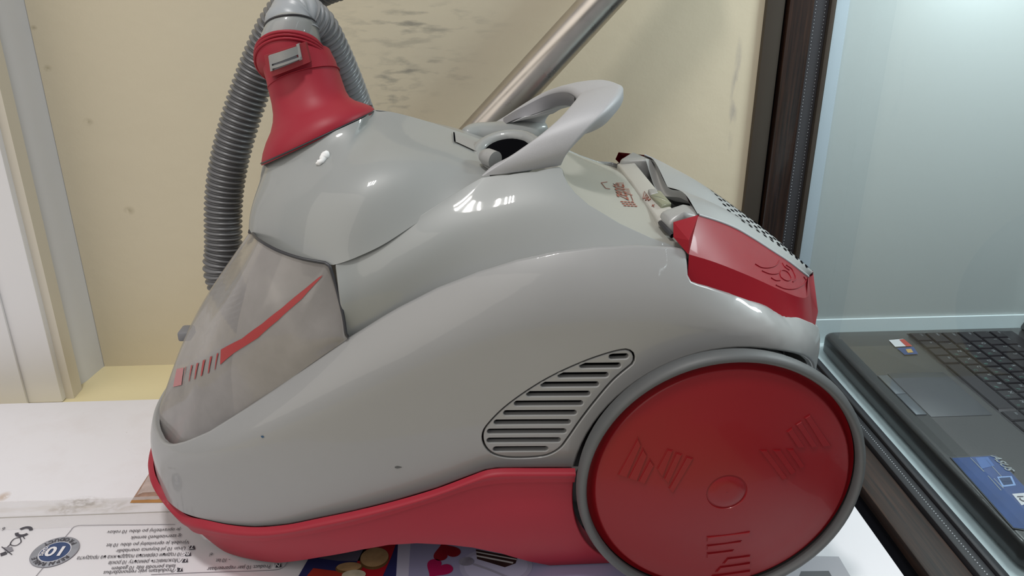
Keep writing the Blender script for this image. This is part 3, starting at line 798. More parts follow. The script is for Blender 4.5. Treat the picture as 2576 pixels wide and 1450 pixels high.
WC = Vector((.1640, .4345, .0966)); WR = .0966; AC = Vector((.1705, .45, .0835)); AR_ = .1036
s0x = s_of_x(0.0)
Tpx = [(383, 1170), (384, 1188), (395, 1226), (423, 1265), (459, 1293), (516, 1311), (574, 1323), (643, 1329), (726, 1322), (800, 1307), (900, 1286), (1000, 1261), (1100, 1231), (1190, 1197), (1220, 1186), (1250, 1181), (1350, 1180), (1447, 1180)]
Th = [FEN.hit(*p) for p in Tpx]
Th = [Th[1]]+Th[2:]
z0T = Th[0][1]+.012
Tpoly = [(0, z0T), (Th[0][0]*.5, Th[0][1]+.008)]+Th
aR = AR_
a0 = radians(188)
arch = []
za = Th[-1][1]
th0 = pi-math.asin(max(-1, min(1, (za-.004-AC.z)/aR)))
for i in range(41):
    a = th0+(radians(-12)-th0)*i/40; arch.append((s0x+AC.x+aR*cos(a), AC.z+aR*sin(a)))
Fl = [FEN.hit(*p) for p in Fpx]
rearF = [FEN.hit(*p) for p in [(2068, 824), (2045, 811), (2007, 795), (1947, 773), (1897, 752), (1831, 732), (1781, 717), (1756, 711), (1741, 705), (1733, 690)]]
arch = [p for p in arch if p[0] < PT_-.08]
fpoly = Tpoly+arch+[(arch[-1][0]+.01, .06), (PT_, .06), (PT_, rearF[0][1]-.012), ((PT_+rearF[0][0])/2, rearF[0][1]-.006)]+rearF+Fl+[(Fl[-1][0]*.6, Fl[-1][1]+.001), (0, Fl[-1][1]+.002)]
# smooth F corner slots + grille opening
VGpx = [(1212, 1100), (1216, 1082), (1228, 1065), (1262, 1030), (1310, 993), (1370, 955), (1430, 925), (1500, 897), (1560, 880), (1580, 879), (1594, 888), (1598, 904), (1592, 918), (1580, 928), (1545, 958), (1500, 1010), (1460, 1062), (1430, 1105), (1410, 1130), (1380, 1147), (1345, 1153), (1270, 1153), (1235, 1142), (1217, 1122)]
VG = [FEN.hit(*p) for p in VGpx]
V2d = [Vector((a, b, 0)) for a, b in VG]; VG = [(p.x, p.y) for p in cr(V2d, 90, True)]
V, Fc, N = region(FEN, sym(fpoly), [VG, [(-a, b) for a, b in VG]], step=.0065, bstep=.004, rim=.0020, thick=.0045, hole_rim=.0006)
mesh('side_shell', V, Fc, 'gray', vac, True, N)
# grille plate with slots
g_in = inset_poly([(a, b) for a, b in (VG if polyarea(VG) > 0 else VG[::-1])], .0011)
g_in = [(p[0], p[1]) for p in g_in]
slots = [(1535, 1577, 899), (1461, 1558, 922), (1406, 1527, 946), (1363, 1503, 969.5), (1327, 1481, 993), (1296, 1463, 1017), (1269, 1447, 1041), (1245, 1432, 1064.5), (1228, 1421, 1087.5), (1227, 1407, 1110), (1243, 1375, 1132)]
holes = []
for (u0, u1, v0) in slots:
    a = FEN.hit(u0+5, v0); c = FEN.hit(u1-3, v0-1); r = .00185
    zc = (a[1]+c[1])/2
    L = [(a[0]+r*cos(t), a[1]+r*sin(t)) for t in [pi/2+pi*i/8 for i in range(9)]]+[(c[0]+r*cos(t), c[1]+r*sin(t)) for t in [-pi/2+pi*i/8 for i in range(9)]]
    holes.append(L)
V, Fc, N = region(FEN, g_in, holes, step=.004, bstep=.0025, rim=.0008, thick=.0045, off=-.0004, hole_rim=.0009)
pair('vent_grille', V, Fc, N, 'gray', vac)
V, Fc, N = region(FEN, g_in, [], step=.01, off=-.0065); pair('grille_backing', V, Fc, N, 'black', vac)

# bumper
def bum(s, z):
    p, n = plan(s); d = interp([0, .16], [-.0028, -.0035], abs(s))+max(0, .075-z)**2*4.2+interp([0, .12], [.016, 0], abs(s))*max(0, min(1, (.055-z)/.055))
    return Vector((p.x-n.x*d, p.y-n.y*d, z))
BUM = Surf(bum, -PT_, PT_, -.02, .15, 440, 40)
Bpx = [(395, 1258), (420, 1295), (445, 1337), (483, 1371), (533, 1399), (577, 1414), (616, 1420), (700, 1418), (805, 1404), (910, 1385), (979, 1373), (1049, 1369), (1130, 1373), (1189, 1380), (1259, 1394), (1329, 1414), (1381, 1430), (1537, 1429)]
Bh = [(a, max(.0008, b)) for a, b in (BUM.hit(*p) for p in Bpx)]
Lpx = [(395, 1245), (412, 1279), (434, 1304), (478, 1326), (533, 1342), (602, 1353), (671, 1356), (700, 1352), (805, 1335), (945, 1302), (1084, 1260), (1189, 1225), (1245, 1214.6), (1300, 1211), (1444, 1210)]
Lh = [BUM.hit(*p) for p in Lpx]; Lh = Lh[1:]
TB = [BUM.hit(*p) for p in Tpx[2:]]
Lfull = [(0, Lh[0][1]+.004)]+[(Lh[0][0]*.5, Lh[0][1]+.002)]+Lh
Tfull = [(0, TB[0][1]+.010), (TB[0][0]*.5, TB[0][1]+.006)]+TB
# arch edge of the bumper
arcb = []
zt = Lh[-1][1]; zb = Bh[-1][1]
bR = AR_+.001
for i in range(21):
    z_ = zt+(zb-zt)*i/20; k = sqrt(max(0, bR**2-(z_-AC.z)**2)); arcb.append((s0x+AC.x-k, z_))
bB = Bh[2:]
zb0 = bB[0][1]
bodyp = [(p[0], p[1]+.0006) for p in Lfull]+arcb+bB[::-1][1:]+[(bB[0][0]*.6, zb0+.003), (0, zb0+.004)]
V, Fc, N = region(BUM, sym(bodyp), step=.006, bstep=.004, rim=.001, thick=.01)
mesh('bumper_skirt', V, Fc, 'red', vac, True, N)
# underside plate so that the skirt is closed
# lip: swept half round between L and T
V = []; Fc = []; n_ = 140
A = cr([Vector((a, b, 0)) for a, b in Lfull], n_); B = cr([Vector((a, b, 0)) for a, b in Tfull], n_)
A = [Vector((-p.x, p.y, 0)) for p in A[::-1]]+A[1:]; B = [Vector((-p.x, p.y, 0)) for p in B[::-1]]+B[1:]; n_ = len(A)
K = 12; prof = []
for k in range(K+1):
    t = k/K; prof.append((t, .0002+(.0026 if t < .45 else .0026)*min(1, t/.08)*(1 if t < .5 else 1)+(.0016*max(0, sin(pi*(t-.45)/.55)) if t > .45 else 0)-(.0035*((t-.8)/.2)**2 if t > .8 else 0)))
for i in range(n_):
    for (t, o_) in prof:
        q = A[i].lerp(B[i], t); V.append(BUM.ev(q.x, q.y, o_))
for i in range(n_-1):
    for k in range(K): j = i*(K+1)+k; Fc.append((j, j+K+1, j+K+2, j+1))
e = n_-1
cen = len(V); V.append(BUM.ev((A[e].x+B[e].x)/2, (A[e].y+B[e].y)/2, -.004))
for k in range(K): Fc.append((e*(K+1)+k, cen, e*(K+1)+k+1))
mesh('bumper_lip', V, Fc, 'red', vac, True, None, 50)
# dark inner hull that closes the body below and behind
V = []; Fc = []; zl = [.040, .055, .07, .15]; n_ = 60
for j, z_ in enumerate(zl):
    for i in range(n_+1):
        p, nr = plan(PT_*i/n_); ins = .024 if j else .045
        V.append(Vector((p.x-nr.x*ins, min(YC, p.y-nr.y*ins), z_ if z_ < .1 else .072+.078*min(1, i/n_*2.2))))
for j in range(len(zl)-1):
    for i in range(n_): k = j*(n_+1)+i; Fc.append((k, k+1, k+n_+2, k+n_+1))
for i in range(n_): # bottom
    a = len(V); 
    if i == 0: base = a
    V.append(Vector((V[i].x, YC, .040)))
V.append(Vector((V[n_].x, YC, .040)))
for i in range(n_): Fc.append((i, base+i, base+i+1, i+1))
V, Fc, _ = mirror(V, Fc)
hull = mesh('inner_hull', V, Fc, 'dark', vac, True, None, 40)

# ---- wing (upper side shell)
def fin(L, off=.004):  # points on F curve lowered a little and inset
    out = []
    for (u, v) in L:
        s, z = FEN.hit(u, v); p = FEN.ev(s, z); n = FEN.nrm(s, z); out.append(p+Vector((0, .0035, -.006)))
    return out
Ub = fin([(880, 843), (960, 794), (1000, 771), (1100, 720), (1200, 681), (1300, 650), (1400, 629), (1500, 617), (1600, 613), (1690, 617), (1728, 624)])
seg1b, seg2b, seg3b = [at(868, 856, y=.474)]+Ub[:4], Ub[3:6]+[], Ub[5:]
U1 = [PT((832, 664, .482), (900, 631, .486), (1000, 577, .492), (1100, 513, .502), (1213, 443, .517)),
      PT((1213, 443, .517), (1280, 437, .520), (1350, 429, .522), (1412, 416, .523)),
      PT((1412, 416, .523), (1416, 432, .523), (1426, 455, .522), (1445, 482, .520), (1480, 513, .517), (1560, 560, .508), (1640, 597, .497), (1700, 618, .486))]
def midseg(a, b, bulge, n=12):
    A = cr(a, n); B = cr(b, n); return [p.lerp(q, .5)+Vector(bulge) for p, q in zip(A, B)]
Wb = [at(876, 855, y=.474)]+Ub+[at(1760, 650, y=.478)]
Wt = PT((837, 662, .482), (900, 631, .486), (1000, 577, .492), (1100, 513, .502), (1213, 443, .517), (1310, 398, .526), (1412, 378, .533), (1520, 400, .535), (1620, 455, .530), (1700, 530, .518), (1765, 600, .500))
Wm = midseg(Wb, Wt, (0, -.0055, .0035), 24)
WING = loftsurf([Wb, Wm, Wt], (.34, .09), 140, 40)
if WING.nrm(.5, .5).y > 0: WING.flip = -1
Wtop = [(842, 664), (900, 632), (1000, 578), (1100, 514), (1213, 444), (1280, 438), (1350, 430), (1408, 418)]
Wrear = [(1416, 424), (1420, 440), (1430, 460), (1448, 484), (1482, 514), (1560, 561), (1640, 598), (1700, 619), (1728, 628)]
WH = [WING.hit(*p) for p in Wtop+Wrear]
WE = [WING.ev(*p)+Vector((0, .0005, -.0012)) for p in WH]
wpoly = [(0.0, .0)]+[(i/20, .0) for i in range(1, 20)]+[(max(a for a, b in WH), .0)]+WH[::-1]
V, Fc, N = region(WING, wpoly, step=.005, rim=.0014, thick=.004)
pair('upper_side_shell', V, Fc, N, 'gray2', vac)
# ---- dome
pl_top, pl_T, _ = make_plan(-.172, -.088, .103, 2.0, .1, .2)
def onplan(u, v, ev, T, smax=None):
    best = None
    for i in range(0, 241):
        s = (smax or T)*i/240; p, n = ev(s); q = at(u, v, y=p.y); e = abs(q.x-p.x)
        if best is None or e < best[0]: best = (e, Vector((p.x, p.y, q.z)), s)
    return best[1]
pl_top, pl_T, _ = make_plan(-.157, -.088, .103, 2.1, .1, .2)
CTpx = [(760, 651), (700, 631), (655, 606), (632, 585)]
CT = [at(832, 664, y=.482)]+[onplan(u, v, pl_top, pl_T, .17) for u, v in CTpx]
CT += [Vector((-.1562, .560, CT[-1].z-.000)), Vector((-.1575, YC, CT[-1].z))]
D0 = PT((1240, 470, .514), (1150, 530, .500), (1050, 600, .488), (950, 668, .479), (850, 705, .477), (770, 705, .484), (700, 680, .500))+[Vector((-.151, .537, .212)), Vector((-.160, .560, .214)), Vector((-.163, YC, .215))]
D2 = PT((1240, 362, YC), (1150, 330, YC), (1050, 298, YC), (980, 281, YC), (942, 277, YC), (915, 296, .560), (860, 322, .548), (800, 349, .544), (740, 376, .547), (690, 399, .558), (662, 408, YC))
D1 = PT((1225, 408, .545), (1130, 400, .534), (1020, 420, .517), (930, 445, .508), (860, 470, .505), (790, 490, .507), (730, 500, .517), (690, 500, .530))+[Vector((-.1535, .560, .250)), Vector((-.1555, YC, .250))]
DOME = loftsurf([D0, D1, D2], (.36, .11), 140, 40)
if DOME.nrm(.7, .5).y > 0: DOME.flip = -1
DB = [DOME.hit(*p) for p in [(1213, 455), (1104, 526), (1005, 590), (905, 644), (838, 667), (760, 650), (700, 630), (655, 605)]]
dpoly = [(0, 1), (0, DB[0][1])]+DB+[((DB[-1][0]+1)/2, .33), (1, .34), (1, 1)]+[(1-i/20, 1) for i in range(1, 20)]
V, Fc, N = region(DOME, dpoly, step=.005)
V, Fc, N = mirror(V, Fc, N)
mesh('dome_cover', V, Fc, 'gray2', vac, True, N)
# ---- dust container
pl_bot, pb_T, _ = make_plan(-.2475, -.02, .117, 2.5, .1, .2)
CBpx = [(774, 922), (691, 982), (608, 1036), (525, 1088), (463, 1114), (430, 1122)]
CB = [at(873, 854, y=.470)]+[onplan(u, v, pl_bot, pb_T, .32) for u, v in CBpx]
zl_ = CB[-1].z
CB += [Vector((-.2445, .550, zl_+.000)), Vector((-.2468, .568, zl_+.000)), Vector((-.2476, YC, zl_+.000))]
CTT = [PT((873, 846, .471), (866, 790, .474), (850, 722, .479), (833, 668, .4815)), [p.copy() for p in CT]]
h = 3
CBB = [[CB[0], CB[1], CB[2]], CB[2:]]
CBB[0] = CB[:3]
c1 = [p+Vector((-.0035*sin(pi*i/23) if False else 0, -.006*sin(pi*.5*i/11), 0)) for i, p in enumerate(midseg(CTT[0], CBB[0], (0, 0, 0)))]
c2 = midseg(CTT[1], CBB[1], (0, 0, 0)); n2 = len(c2)
def outd(p): 
    d = Vector((p.x+.06, (p.y-YC)*1.3, 0)); return d.normalized()
c2 = [p+outd(p)*(.0055+.0015*i/(n2-1))+Vector((0, 0, .004)) for i, p in enumerate(c2)]
c1[-1] = c2[0].copy(); c1[-2] = c1[-2].lerp(c2[0], .3)
CONT = loftsurf([CBB, [c1, c2], CTT], (.28, .16), 110, 36)
if CONT.nrm(.6, .5).y > 0: CONT.flip = -1
smoke = bpy.data.materials.new('smoky_clear_plastic'); smoke.use_nodes = True; nt, b = nodes(smoke)
b.inputs['Base Color'].default_value = (.34, .32, .31, 1); b.inputs['Roughness'].default_value = .18; b.inputs['Coat Weight'].default_value = .5
tc = nt.nodes.new('ShaderNodeTexCoord'); no = nn('ShaderNodeTexNoise', Scale=14, Detail=6, Roughness=.6); nt.links.new(tc.outputs['Object'], no.inputs['Vector'])
mr = nn('ShaderNodeMapRange'); mr.inputs[1].default_value = .35; mr.inputs[2].default_value = .7; mr.inputs[3].default_value = .58; mr.inputs[4].default_value = .82
nt.links.new(no.outputs['Fac'], mr.inputs[0]); nt.links.new(mr.outputs[0], b.inputs['Alpha'])
dc = surfmesh('dust_container', CONT, smoke, vac, True)
# inner body of the container (filter housing)
V = []; Fc = []; K = 32
cream = mat('filter_housing', (.45, .41, .36), .5, noise=.2, nscale=25)
prof = [(.050, .055), (.056, .08), (.062, .12), (.060, .16), (.055, .20), (.045, .225)]
for (r, z_) in prof:
    for k in range(K): a = 2*pi*k/K; V.append(Vector((-.142+(z_-.05)*.22+cos(a)*r, YC+sin(a)*r*1.15, z_)))
for j in range(len(prof)-1):
    for k in range(K): Fc.append((j*K+k, j*K+(k+1) % K, (j+1)*K+(k+1) % K, (j+1)*K+k))
Fc.append(tuple(range(K))[::-1]); Fc.append(tuple(range((len(prof)-1)*K, len(prof)*K)))
mesh('filter_housing', V, Fc, cream, vac, True, None, 50)
# dark seal along container edge
E1 = [CONT.ev(.5*i/30, 1, .0012)+Vector((-.0006, -.0006, 0)) for i in range(31)]; E2 = [CONT.ev(.5+.5*i/40, 1, .0003) for i in range(41)]
V = []; Fc = []; tube_data(V, Fc, E1+E2[1:], .0011); V, Fc, _ = mirror(V, Fc); mesh('container_seal', V, Fc, 'dark', vac)
# red stripe decal on the container
def decal(name, pp, sf, m, off=.0005, step=.006, parent=vac, mir=False, smoothn=None):
    if smoothn: pp = [(p.x, p.y) for p in cr([Vector((a, c, 0)) for a, c in pp], smoothn, True)]
    st = [sf.hit(u, v) for u, v in pp]
    V, Fc, N = region(sf, st, step=step, off=off)
    if mir: V, Fc, N = mirror(V, Fc, N)
    return mesh(name, V, Fc, m, parent, True, N)
decal('stripe', [(813, 693), (806, 702), (760, 752), (700, 806), (650, 850), (622, 868), (590, 888), (555, 918), (556, 900), (557, 880), (610, 852), (660, 815), (710, 775), (770, 725), (804, 697)], CONT, 'decal', parent=dc)
for (u0, u1, vt, vb, sh) in ((543, 550, 888, 932, 4), (526, 534, 896, 941, 4), (508, 517, 905, 948, 4), (492, 500, 913, 956, 4), (478, 485, 918, 962, 4), (464, 469, 922, 968, 4)):
    decal('stripe', [(u0-sh+2, vb), (u1-sh-3, vb-4), (u1+1, vt), (u0+4, vt+2)], CONT, 'decal', parent=dc)
decal('stripe', [(437, 974), (446, 929), (464, 925), (458, 969)], CONT, 'decal2', parent=dc)
# ---- red inlet boot
def ring(cx, cz, a, bb, tilt, K=48, yo=0, sup=2.0):
    d = Vector((cos(tilt), 0, sin(tilt))); out = []
    for k in range(K):
        t = 2*pi*k/K; c_, s_ = cos(t), sin(t)
        out.append(Vector((cx, YC+yo, cz))+d*a*c_+Vector((0, bb*s_, 0)))
    return out
def rings(name, RL, m, parent, capb=False, capt=False, ang=None):
    K = len(RL[0]); V = [p for r in RL for p in r]; Fc = []
    for j in range(len(RL)-1):
        for k in range(K): Fc.append((j*K+k, j*K+(k+1) % K, (j+1)*K+(k+1) % K, (j+1)*K+k))
    if capb: Fc.append(tuple(range(K))[::-1])
    if capt: Fc.append(tuple(range((len(RL)-1)*K, len(RL)*K)))
    return mesh(name, V, Fc, m, parent, True, None, ang)
bF, bR_ = at(664, 407, y=YC), at(938, 279, y=YC)
bcn = (bF+bR_)/2; bl = (bR_-bF).length/2; bt = atan2(bR_.z-bF.z, bR_.x-bF.x)
def side(ul, vl, ur, vr, wy=None, tilt=0, yo=0):
    a, c = at(ul, vl, y=YC+yo), at(ur, vr, y=YC+yo); m_ = (a+c)/2; h_ = (c-a).length/2; wy = wy or h_
    d = (c-a).normalized(); e = Vector((0, cos(radians(tilt)), 0))+Vector((-d.z, 0, d.x))*(-sin(radians(tilt)))
    return [m_+d*h_*cos(2*pi*k/48)+e*wy*sin(2*pi*k/48) for k in range(48)]
BL = [side(664, 413, 940, 285, .0435, 6, 0), side(664, 410, 940, 282, .0440, 6, 0), side(664, 404, 939, 275, .044, 6, 0), side(667, 385, 930, 267, .0425, 7, 0), side(675, 360, 910, 259, .038, 9, .001), side(686, 335, 890, 252, .0325, 11, .003),
      side(691, 312, 877, 243, .0290, 13, .005), side(692, 292, 868, 228, .0275, 15, .007), side(688, 265, 860, 205, .0262, 17, .010), side(680, 232, 850, 175, .0255, 19, .013), side(674, 205, 842, 150, .0252, 21, .015), side(668, 185, 834, 135, .0256, 22, .017), side(662, 168, 828, 122, .0262, 22, .019)]
rings('inlet_boot', BL, 'red', vac)
V = []; Fc = []; tube_data(V, Fc, [p+Vector((0, 0, .0006)) for p in side(663.5, 410, 941, 282, .0443, 6, 0)], .0006, 6, True); mesh('boot_seam', V, Fc, 'dark', vac)
V = []; Fc = []; tube_data(V, Fc, side(679, 228, 850.5, 170, .0256, 19, .013), .00045, 6, True); mesh('boot_ring_line', V, Fc, 'red', vac)
# hood round the latch
CL = [side(668, 186, 836, 150, .0262, 24, .017), side(655, 184, 834, 158, .0272, 34, .017), side(648, 170, 832, 160, .0280, 42, .017), side(646, 158, 828, 150, .0280, 44, .017), side(652, 138, 818, 124, .0262, 40, .019), side(658, 128, 806, 108, .0240, 34, .022)]
rings('boot_hood', CL, 'red', vac, ang=50)
for a, c, w_, t_ in (((645, 166), (833, 162), .0287, 45), ((645, 157), (829, 152), .0285, 45), ((647, 148), (824, 141), .0279, 44)):
    V = []; Fc = []; tube_data(V, Fc, side(a[0], a[1], c[0], c[1], w_, t_, .017), .0012, 8, True); mesh('hood_ridge', V, Fc, 'red', vac)
GL = [side(657, 150, 806, 118, .0240, 28, .022), side(657, 130, 804, 98, .0243, 26, .024), side(663, 100, 800, 72, .0238, 25, .027), side(672, 78, 795, 56, .0228, 24, .029), side(683, 66, 785, 48, .0200, 24, .030)]
rings('swivel_collar', GL, 'gray2', vac, False, True, 40)
V = []; Fc = []; tube_data(V, Fc, side(671, 79, 796, 57, .0231, 24, .029), .0008, 8, True); mesh('collar_seam', V, Fc, 'dark', vac)
def slabq(name, Q, th, m, parent, bev=.0008, ydir=1, curve=0, n=8):
    """curved plate from 4 corners (tl,tr,br,bl), thickness into +y, bulged toward the viewer"""
    V = []; Fc = []
    for side_ in (0, 1):
        for j in range(n+1):
            for i in range(n+1):
                a, c = i/n, j/n; p = (Q[0].lerp(Q[1], a)).lerp(Q[3].lerp(Q[2], a), c); p = p+Vector((0, -curve*sin(pi*a)+th*side_, 0)); V.append(p)
    s = (n+1)**2
    for j in range(n):
        for i in range(n): k = j*(n+1)+i; Fc.append((k, k+n+1, k+n+2, k+1)); Fc.append((s+k, s+k+1, s+k+n+2, s+k+n+1))
    ed = [i for i in range(n+1)]+[(n+1)*j+n for j in range(1, n+1)]+[(n+1)*n+i for i in range(n-1, -1, -1)]+[(n+1)*j for j in range(n-1, 0, -1)]
    for i in range(len(ed)): a, c = ed[i], ed[(i+1) % len(ed)]; Fc.append((a, c, s+c, s+a))
    return mesh(name, V, Fc, m, parent, True, None, 35)
def pq(L, y): return [at(u, v, y=y) for u, v in L]
ly = .5745
redd = mat('red_recess_plastic', (.30, .022, .032), .5)
slabq('latch_recess', pq([(664, 140), (768, 106), (780, 156), (676, 196)], ly-.001), .006, redd, vac, curve=.0035)
lt = slabq('latch', pq([(677, 139), (748, 116), (750, 137), (683, 162)], ly-.004), .006, 'silver2', vac, curve=.0040)
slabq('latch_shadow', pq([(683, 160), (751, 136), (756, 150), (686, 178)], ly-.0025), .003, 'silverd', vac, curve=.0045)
slabq('latch_lip', pq([(680, 168), (756, 143), (757, 148), (682, 174)], ly-.006), .006, 'silver2', lt, curve=.0045)
slabq('latch_lip', pq([(675, 141), (681, 139), (686, 178), (680, 180)], ly-.004), .006, 'silver2', lt)
slabq('latch_lip', pq([(745, 112), (752, 110), (760, 150), (753, 153)], ly-.004), .006, 'silver2', lt)
# ---- hose
def corr(name, path, R, pitch, m, parent, amp=.0013, rr=None):
    """annular corrugation swept along a path"""
    L = sum((b-a).length for a, b in zip(path, path[1:])); n = int(L/pitch*8); P = cr(path, n)
    return tube(name, P, R, m, parent, 28, True, lambda t: (rr(t) if rr else R)+amp*(1 if (amp_ := cos(2*pi*t*L/pitch)) > 0 else -1)*abs(amp_)**.6)
hose = empty('vacuum_hose', at(560, 640, y=.70), 'grey corrugated hose curving up behind the red inlet boot', 'hose')
hp = [at(570, 820, y=.70), at(566, 720, y=.70), at(562, 620, y=.705), at(563, 500, y=.71), at(578, 400, y=.712), at(605, 300, y=.714), at(636, 210, y=.716), at(668, 130, y=.716), at(702, 62, y=.714), at(745, 5, y=.71), at(800, -35, y=.70), at(880, -62, y=.69), Vector((.04, .66, .43)), Vector((.16, .60, .47)), Vector((.30, .50, .52))]
hp = [Vector((-.02, .745, .017)), Vector((-.09, .738, .018)), Vector((-.155, .722, .035)), Vector((-.195, .708, .075))]+[at(562, 700, y=.702)]+hp[2:]
corr('hose_tube', cr(hp, 60), .0152, .0049, 'hose', hose, .0015)
h2 = [at(735, 58, y=YC), at(738, 35, y=YC+.002), at(765, 34, y=YC+.034), at(800, 66, y=.630), at(835, 130, y=.642), at(866, 200, y=.655), at(890, 262, y=.668), at(915, 330, y=.69), at(930, 420, y=.71), at(930, 520, y=.73)]
hose2 = link('hose_elbow', bpy.data.meshes.new('e'), None, hose); bpy.data.objects.remove(hose2)
corr('hose_tube', cr(h2[2:], 50), .0132, .0052, mat('hose_pale', (.24, .25, .26), .36, metal=.15), hose, .0011)
corr('hose_elbow', cr([at(735, 74, y=YC+.028), at(735, 56, y=YC+.030), at(745, 45, y=YC+.034), at(768, 46, y=YC+.038), at(800, 68, y=.629)], 30), .0150, .0042, mat('elbow_plastic', (.33, .35, .37), .36), hose, .0005, rr=lambda t: .0190-.0058*t)
# ---- steel pipe
pa, pb = at(1222, 318, y=.800), at(1570, -60, y=.815)
pipe = tube('steel_pipe', cr([pa+(pa-pb)*1.85, pa, pb, pb+(pb-pa)*.6], 40), .0178, 'steel', None, 40)
tag(pipe, 'brushed steel wand pipe leaning up behind the vacuum cleaner handle', 'pipe')
# ---- handle
IN = PT((1213, 443, .5165), (1290, 388, .5185), (1350, 342, .522), (1400, 298, .531), (1432, 262, .548), (1447, 243, .565), (1452, 236, YC))
OUT = PT((1412, 416, .5225), (1428, 388, .5185), (1470, 338, .520), (1520, 284, .528), (1552, 243, .545), (1564, 222, .565), (1566, 210, YC))
n_ = 40; I = cr(IN, n_); O = cr(OUT, n_)
def mir_(p): return Vector((p.x, 2*YC-p.y, p.z))
I = I+[mir_(p) for p in I[::-1][1:]]; O = O+[mir_(p) for p in O[::-1][1:]]
V = []; Fc = []; K = 0
for i in range(len(I)):
    a, c = I[i], O[i]; t = ((I[min(i+1, len(I)-1)]-I[max(i-1, 0)])+(O[min(i+1, len(I)-1)]-O[max(i-1, 0)])).normalized()
    w_ = (c-a); W_ = w_.length; w_.normalize(); nr = t.cross(w_).normalized()
    if nr.dot(Vector((0, -1 if i < len(I)/2 else 1, 1.2))) < 0: nr = -nr
    tp_ = min(1, .18+min(i, len(I)-1-i)/10); th = .0085*tp_; rr = .0042*tp_; sec = []
    for k in range(5): an = pi/2*k/4; sec.append((rr-rr*sin(an), rr-rr*cos(an)))  # placeholder order fixed below
    pts = []
    top = [(rr*(1-cos(x)), -rr*(1-sin(x))) for x in [pi/2*k/5 for k in range(6)]]          # inner rounded edge going up
    top += [(W_*.25, .0006), (W_*.5, .001), (W_*.75, .0006)]
    top += [(W_-rr*(1-cos(x)), -rr*(1-sin(x))) for x in [pi/2*(5-k)/5 for k in range(6)]]
    bot = [(W_-.001, -th*1.2), (W_-.006, -th*1.7), (W_*.5, -th*1.75), (.006, -th*1.7), (.001, -th*1.2)]
    for (d, h_) in top+bot: V.append(a+w_*d+nr*h_)
    K = len(top)+len(bot)
for i in range(len(I)-1):
    for k in range(K): Fc.append((i*K+k, (i+1)*K+k, (i+1)*K+(k+1) % K, i*K+(k+1) % K))
Fc.append(tuple(range(K))); Fc.append(tuple(range((len(I)-1)*K, len(I)*K))[::-1])
bm = bmesh.new(); vs = [bm.verts.new(v) for v in V]; [bm.faces.new([vs[i] for i in f]) for f in Fc]
hd = lift(bm, 'handle', 'silver', vac, True, 50)
# dark grip inlay on the inside of the far arm
V = []; Fc = []
for i in range(n_+1, len(I)-8):
    a, c = I[i], O[i]; t = ((I[i+1]-I[i-1])+(O[i+1]-O[i-1])).normalized(); w_ = (c-a).normalized(); nr = t.cross(w_).normalized()
    if nr.dot(Vector((0, 1, 1.2))) < 0: nr = -nr
    V += [a-w_*.0006-nr*.0040, a-w_*.0012-nr*.0065, a-w_*.0012-nr*.0110, a+w_*.0002-nr*.0140]
m_ = len(V)//4
for i in range(m_-1):
    for k in range(3): Fc.append((4*i+k, 4*i+4+k, 4*i+5+k, 4*i+k+1))
mesh('grip_inlay', V, Fc, 'silverd', vac, True)
# seam under the near arm and its mirror
V = []; Fc = []; tube_data(V, Fc, [p+Vector((0, -.0006, -.0004)) for p in cr(WE[4:8], 24)], .0006); pair('handle_seam', V, Fc, None, 'dark', vac)
# ---- deck
zc = at(1412, 416, y=.523).z
DN = [WE[4:8], [WE[7]]+WE[8:]]
def cen(L, dz): return [Vector((p.x+.0, YC, p.z+dz)) for p in L]
DQ = [[Vector((p.x, .548, p.z-.010)) for p in DN[0]], [Vector((p.x, (p.y+YC)/2, p.z+(-.010, -.005, -.002, 0, .002, .004, .005, .006, .007, .007)[i])) for i, p in enumerate(DN[1])]]
DC = [[Vector((DN[0][0].x+.012, YC, at(1240, 362, y=YC).z-.006)), Vector((DN[0][1].x, YC, DN[0][1].z-.014)), Vector((DN[0][2].x, YC, DN[0][2].z-.012)), Vector((DN[0][3].x, YC, DN[0][3].z-.010))], [Vector((p.x, YC, p.z+(-.010, -.006, -.002, .001, .003, .005, .006, .007, .008, .008)[i])) for i, p in enumerate(DN[1])]]
DECK = loftsurf([DN, DQ, DC], (.2, .08), 70, 16)
if DECK.nrm(.8, .5).z < 0: DECK.flip = -1
td = surfmesh('top_deck', DECK, 'deck', vac, True)
# hinge ring and pivot in the pit before the handle
piv = at(1262, 392, y=.545)
V = []; Fc = []
def ringpath(c, r, ax, a0=0, a1=2*pi, n=28):
    ax = ax.normalized(); u_ = ax.orthogonal().normalized(); v_ = ax.cross(u_); return [c+(u_*cos(a0+(a1-a0)*i/n)+v_*sin(a0+(a1-a0)*i/n))*r for i in range(n)]
RCN = at(1276, 386, y=.556); RAX = Vector((-.15, -.35, 1))
tube_data(V, Fc, ringpath(RCN, .0215, RAX), .0052, 12, True)
mesh('pivot_ring', V, Fc, 'gray2', vac)
bm = bmesh.new(); bmesh.ops.create_cone(bm, cap_ends=True, segments=32, radius1=.0195, radius2=.0195, depth=.003, matrix=Matrix.Translation(RCN) @ RAX.to_track_quat('Z', 'Y').to_matrix().to_4x4()); lift(bm, 'pivot_hole', 'black', vac)
tube('pivot_pin', cr([at(1216, 392, y=.540), at(1222, 394, y=.538), at(1236, 399, y=.534), at(1246, 403, y=.531)], 10), .0058, 'silver2', vac, 20, True, lambda t: .0042+.0018*min(1, t*3))
tube('far_collar', cr([at(1166, 338, y=.625), at(1195, 340, y=.635), at(1240, 346, y=.640), at(1300, 342, y=.645), at(1345, 330, y=.648), at(1375, 318, y=.650)], 30), .010, 'gray2', vac, 20, True, lambda t: .0012+.0115*sin(pi*min(1, t*.97+.015))**.55)
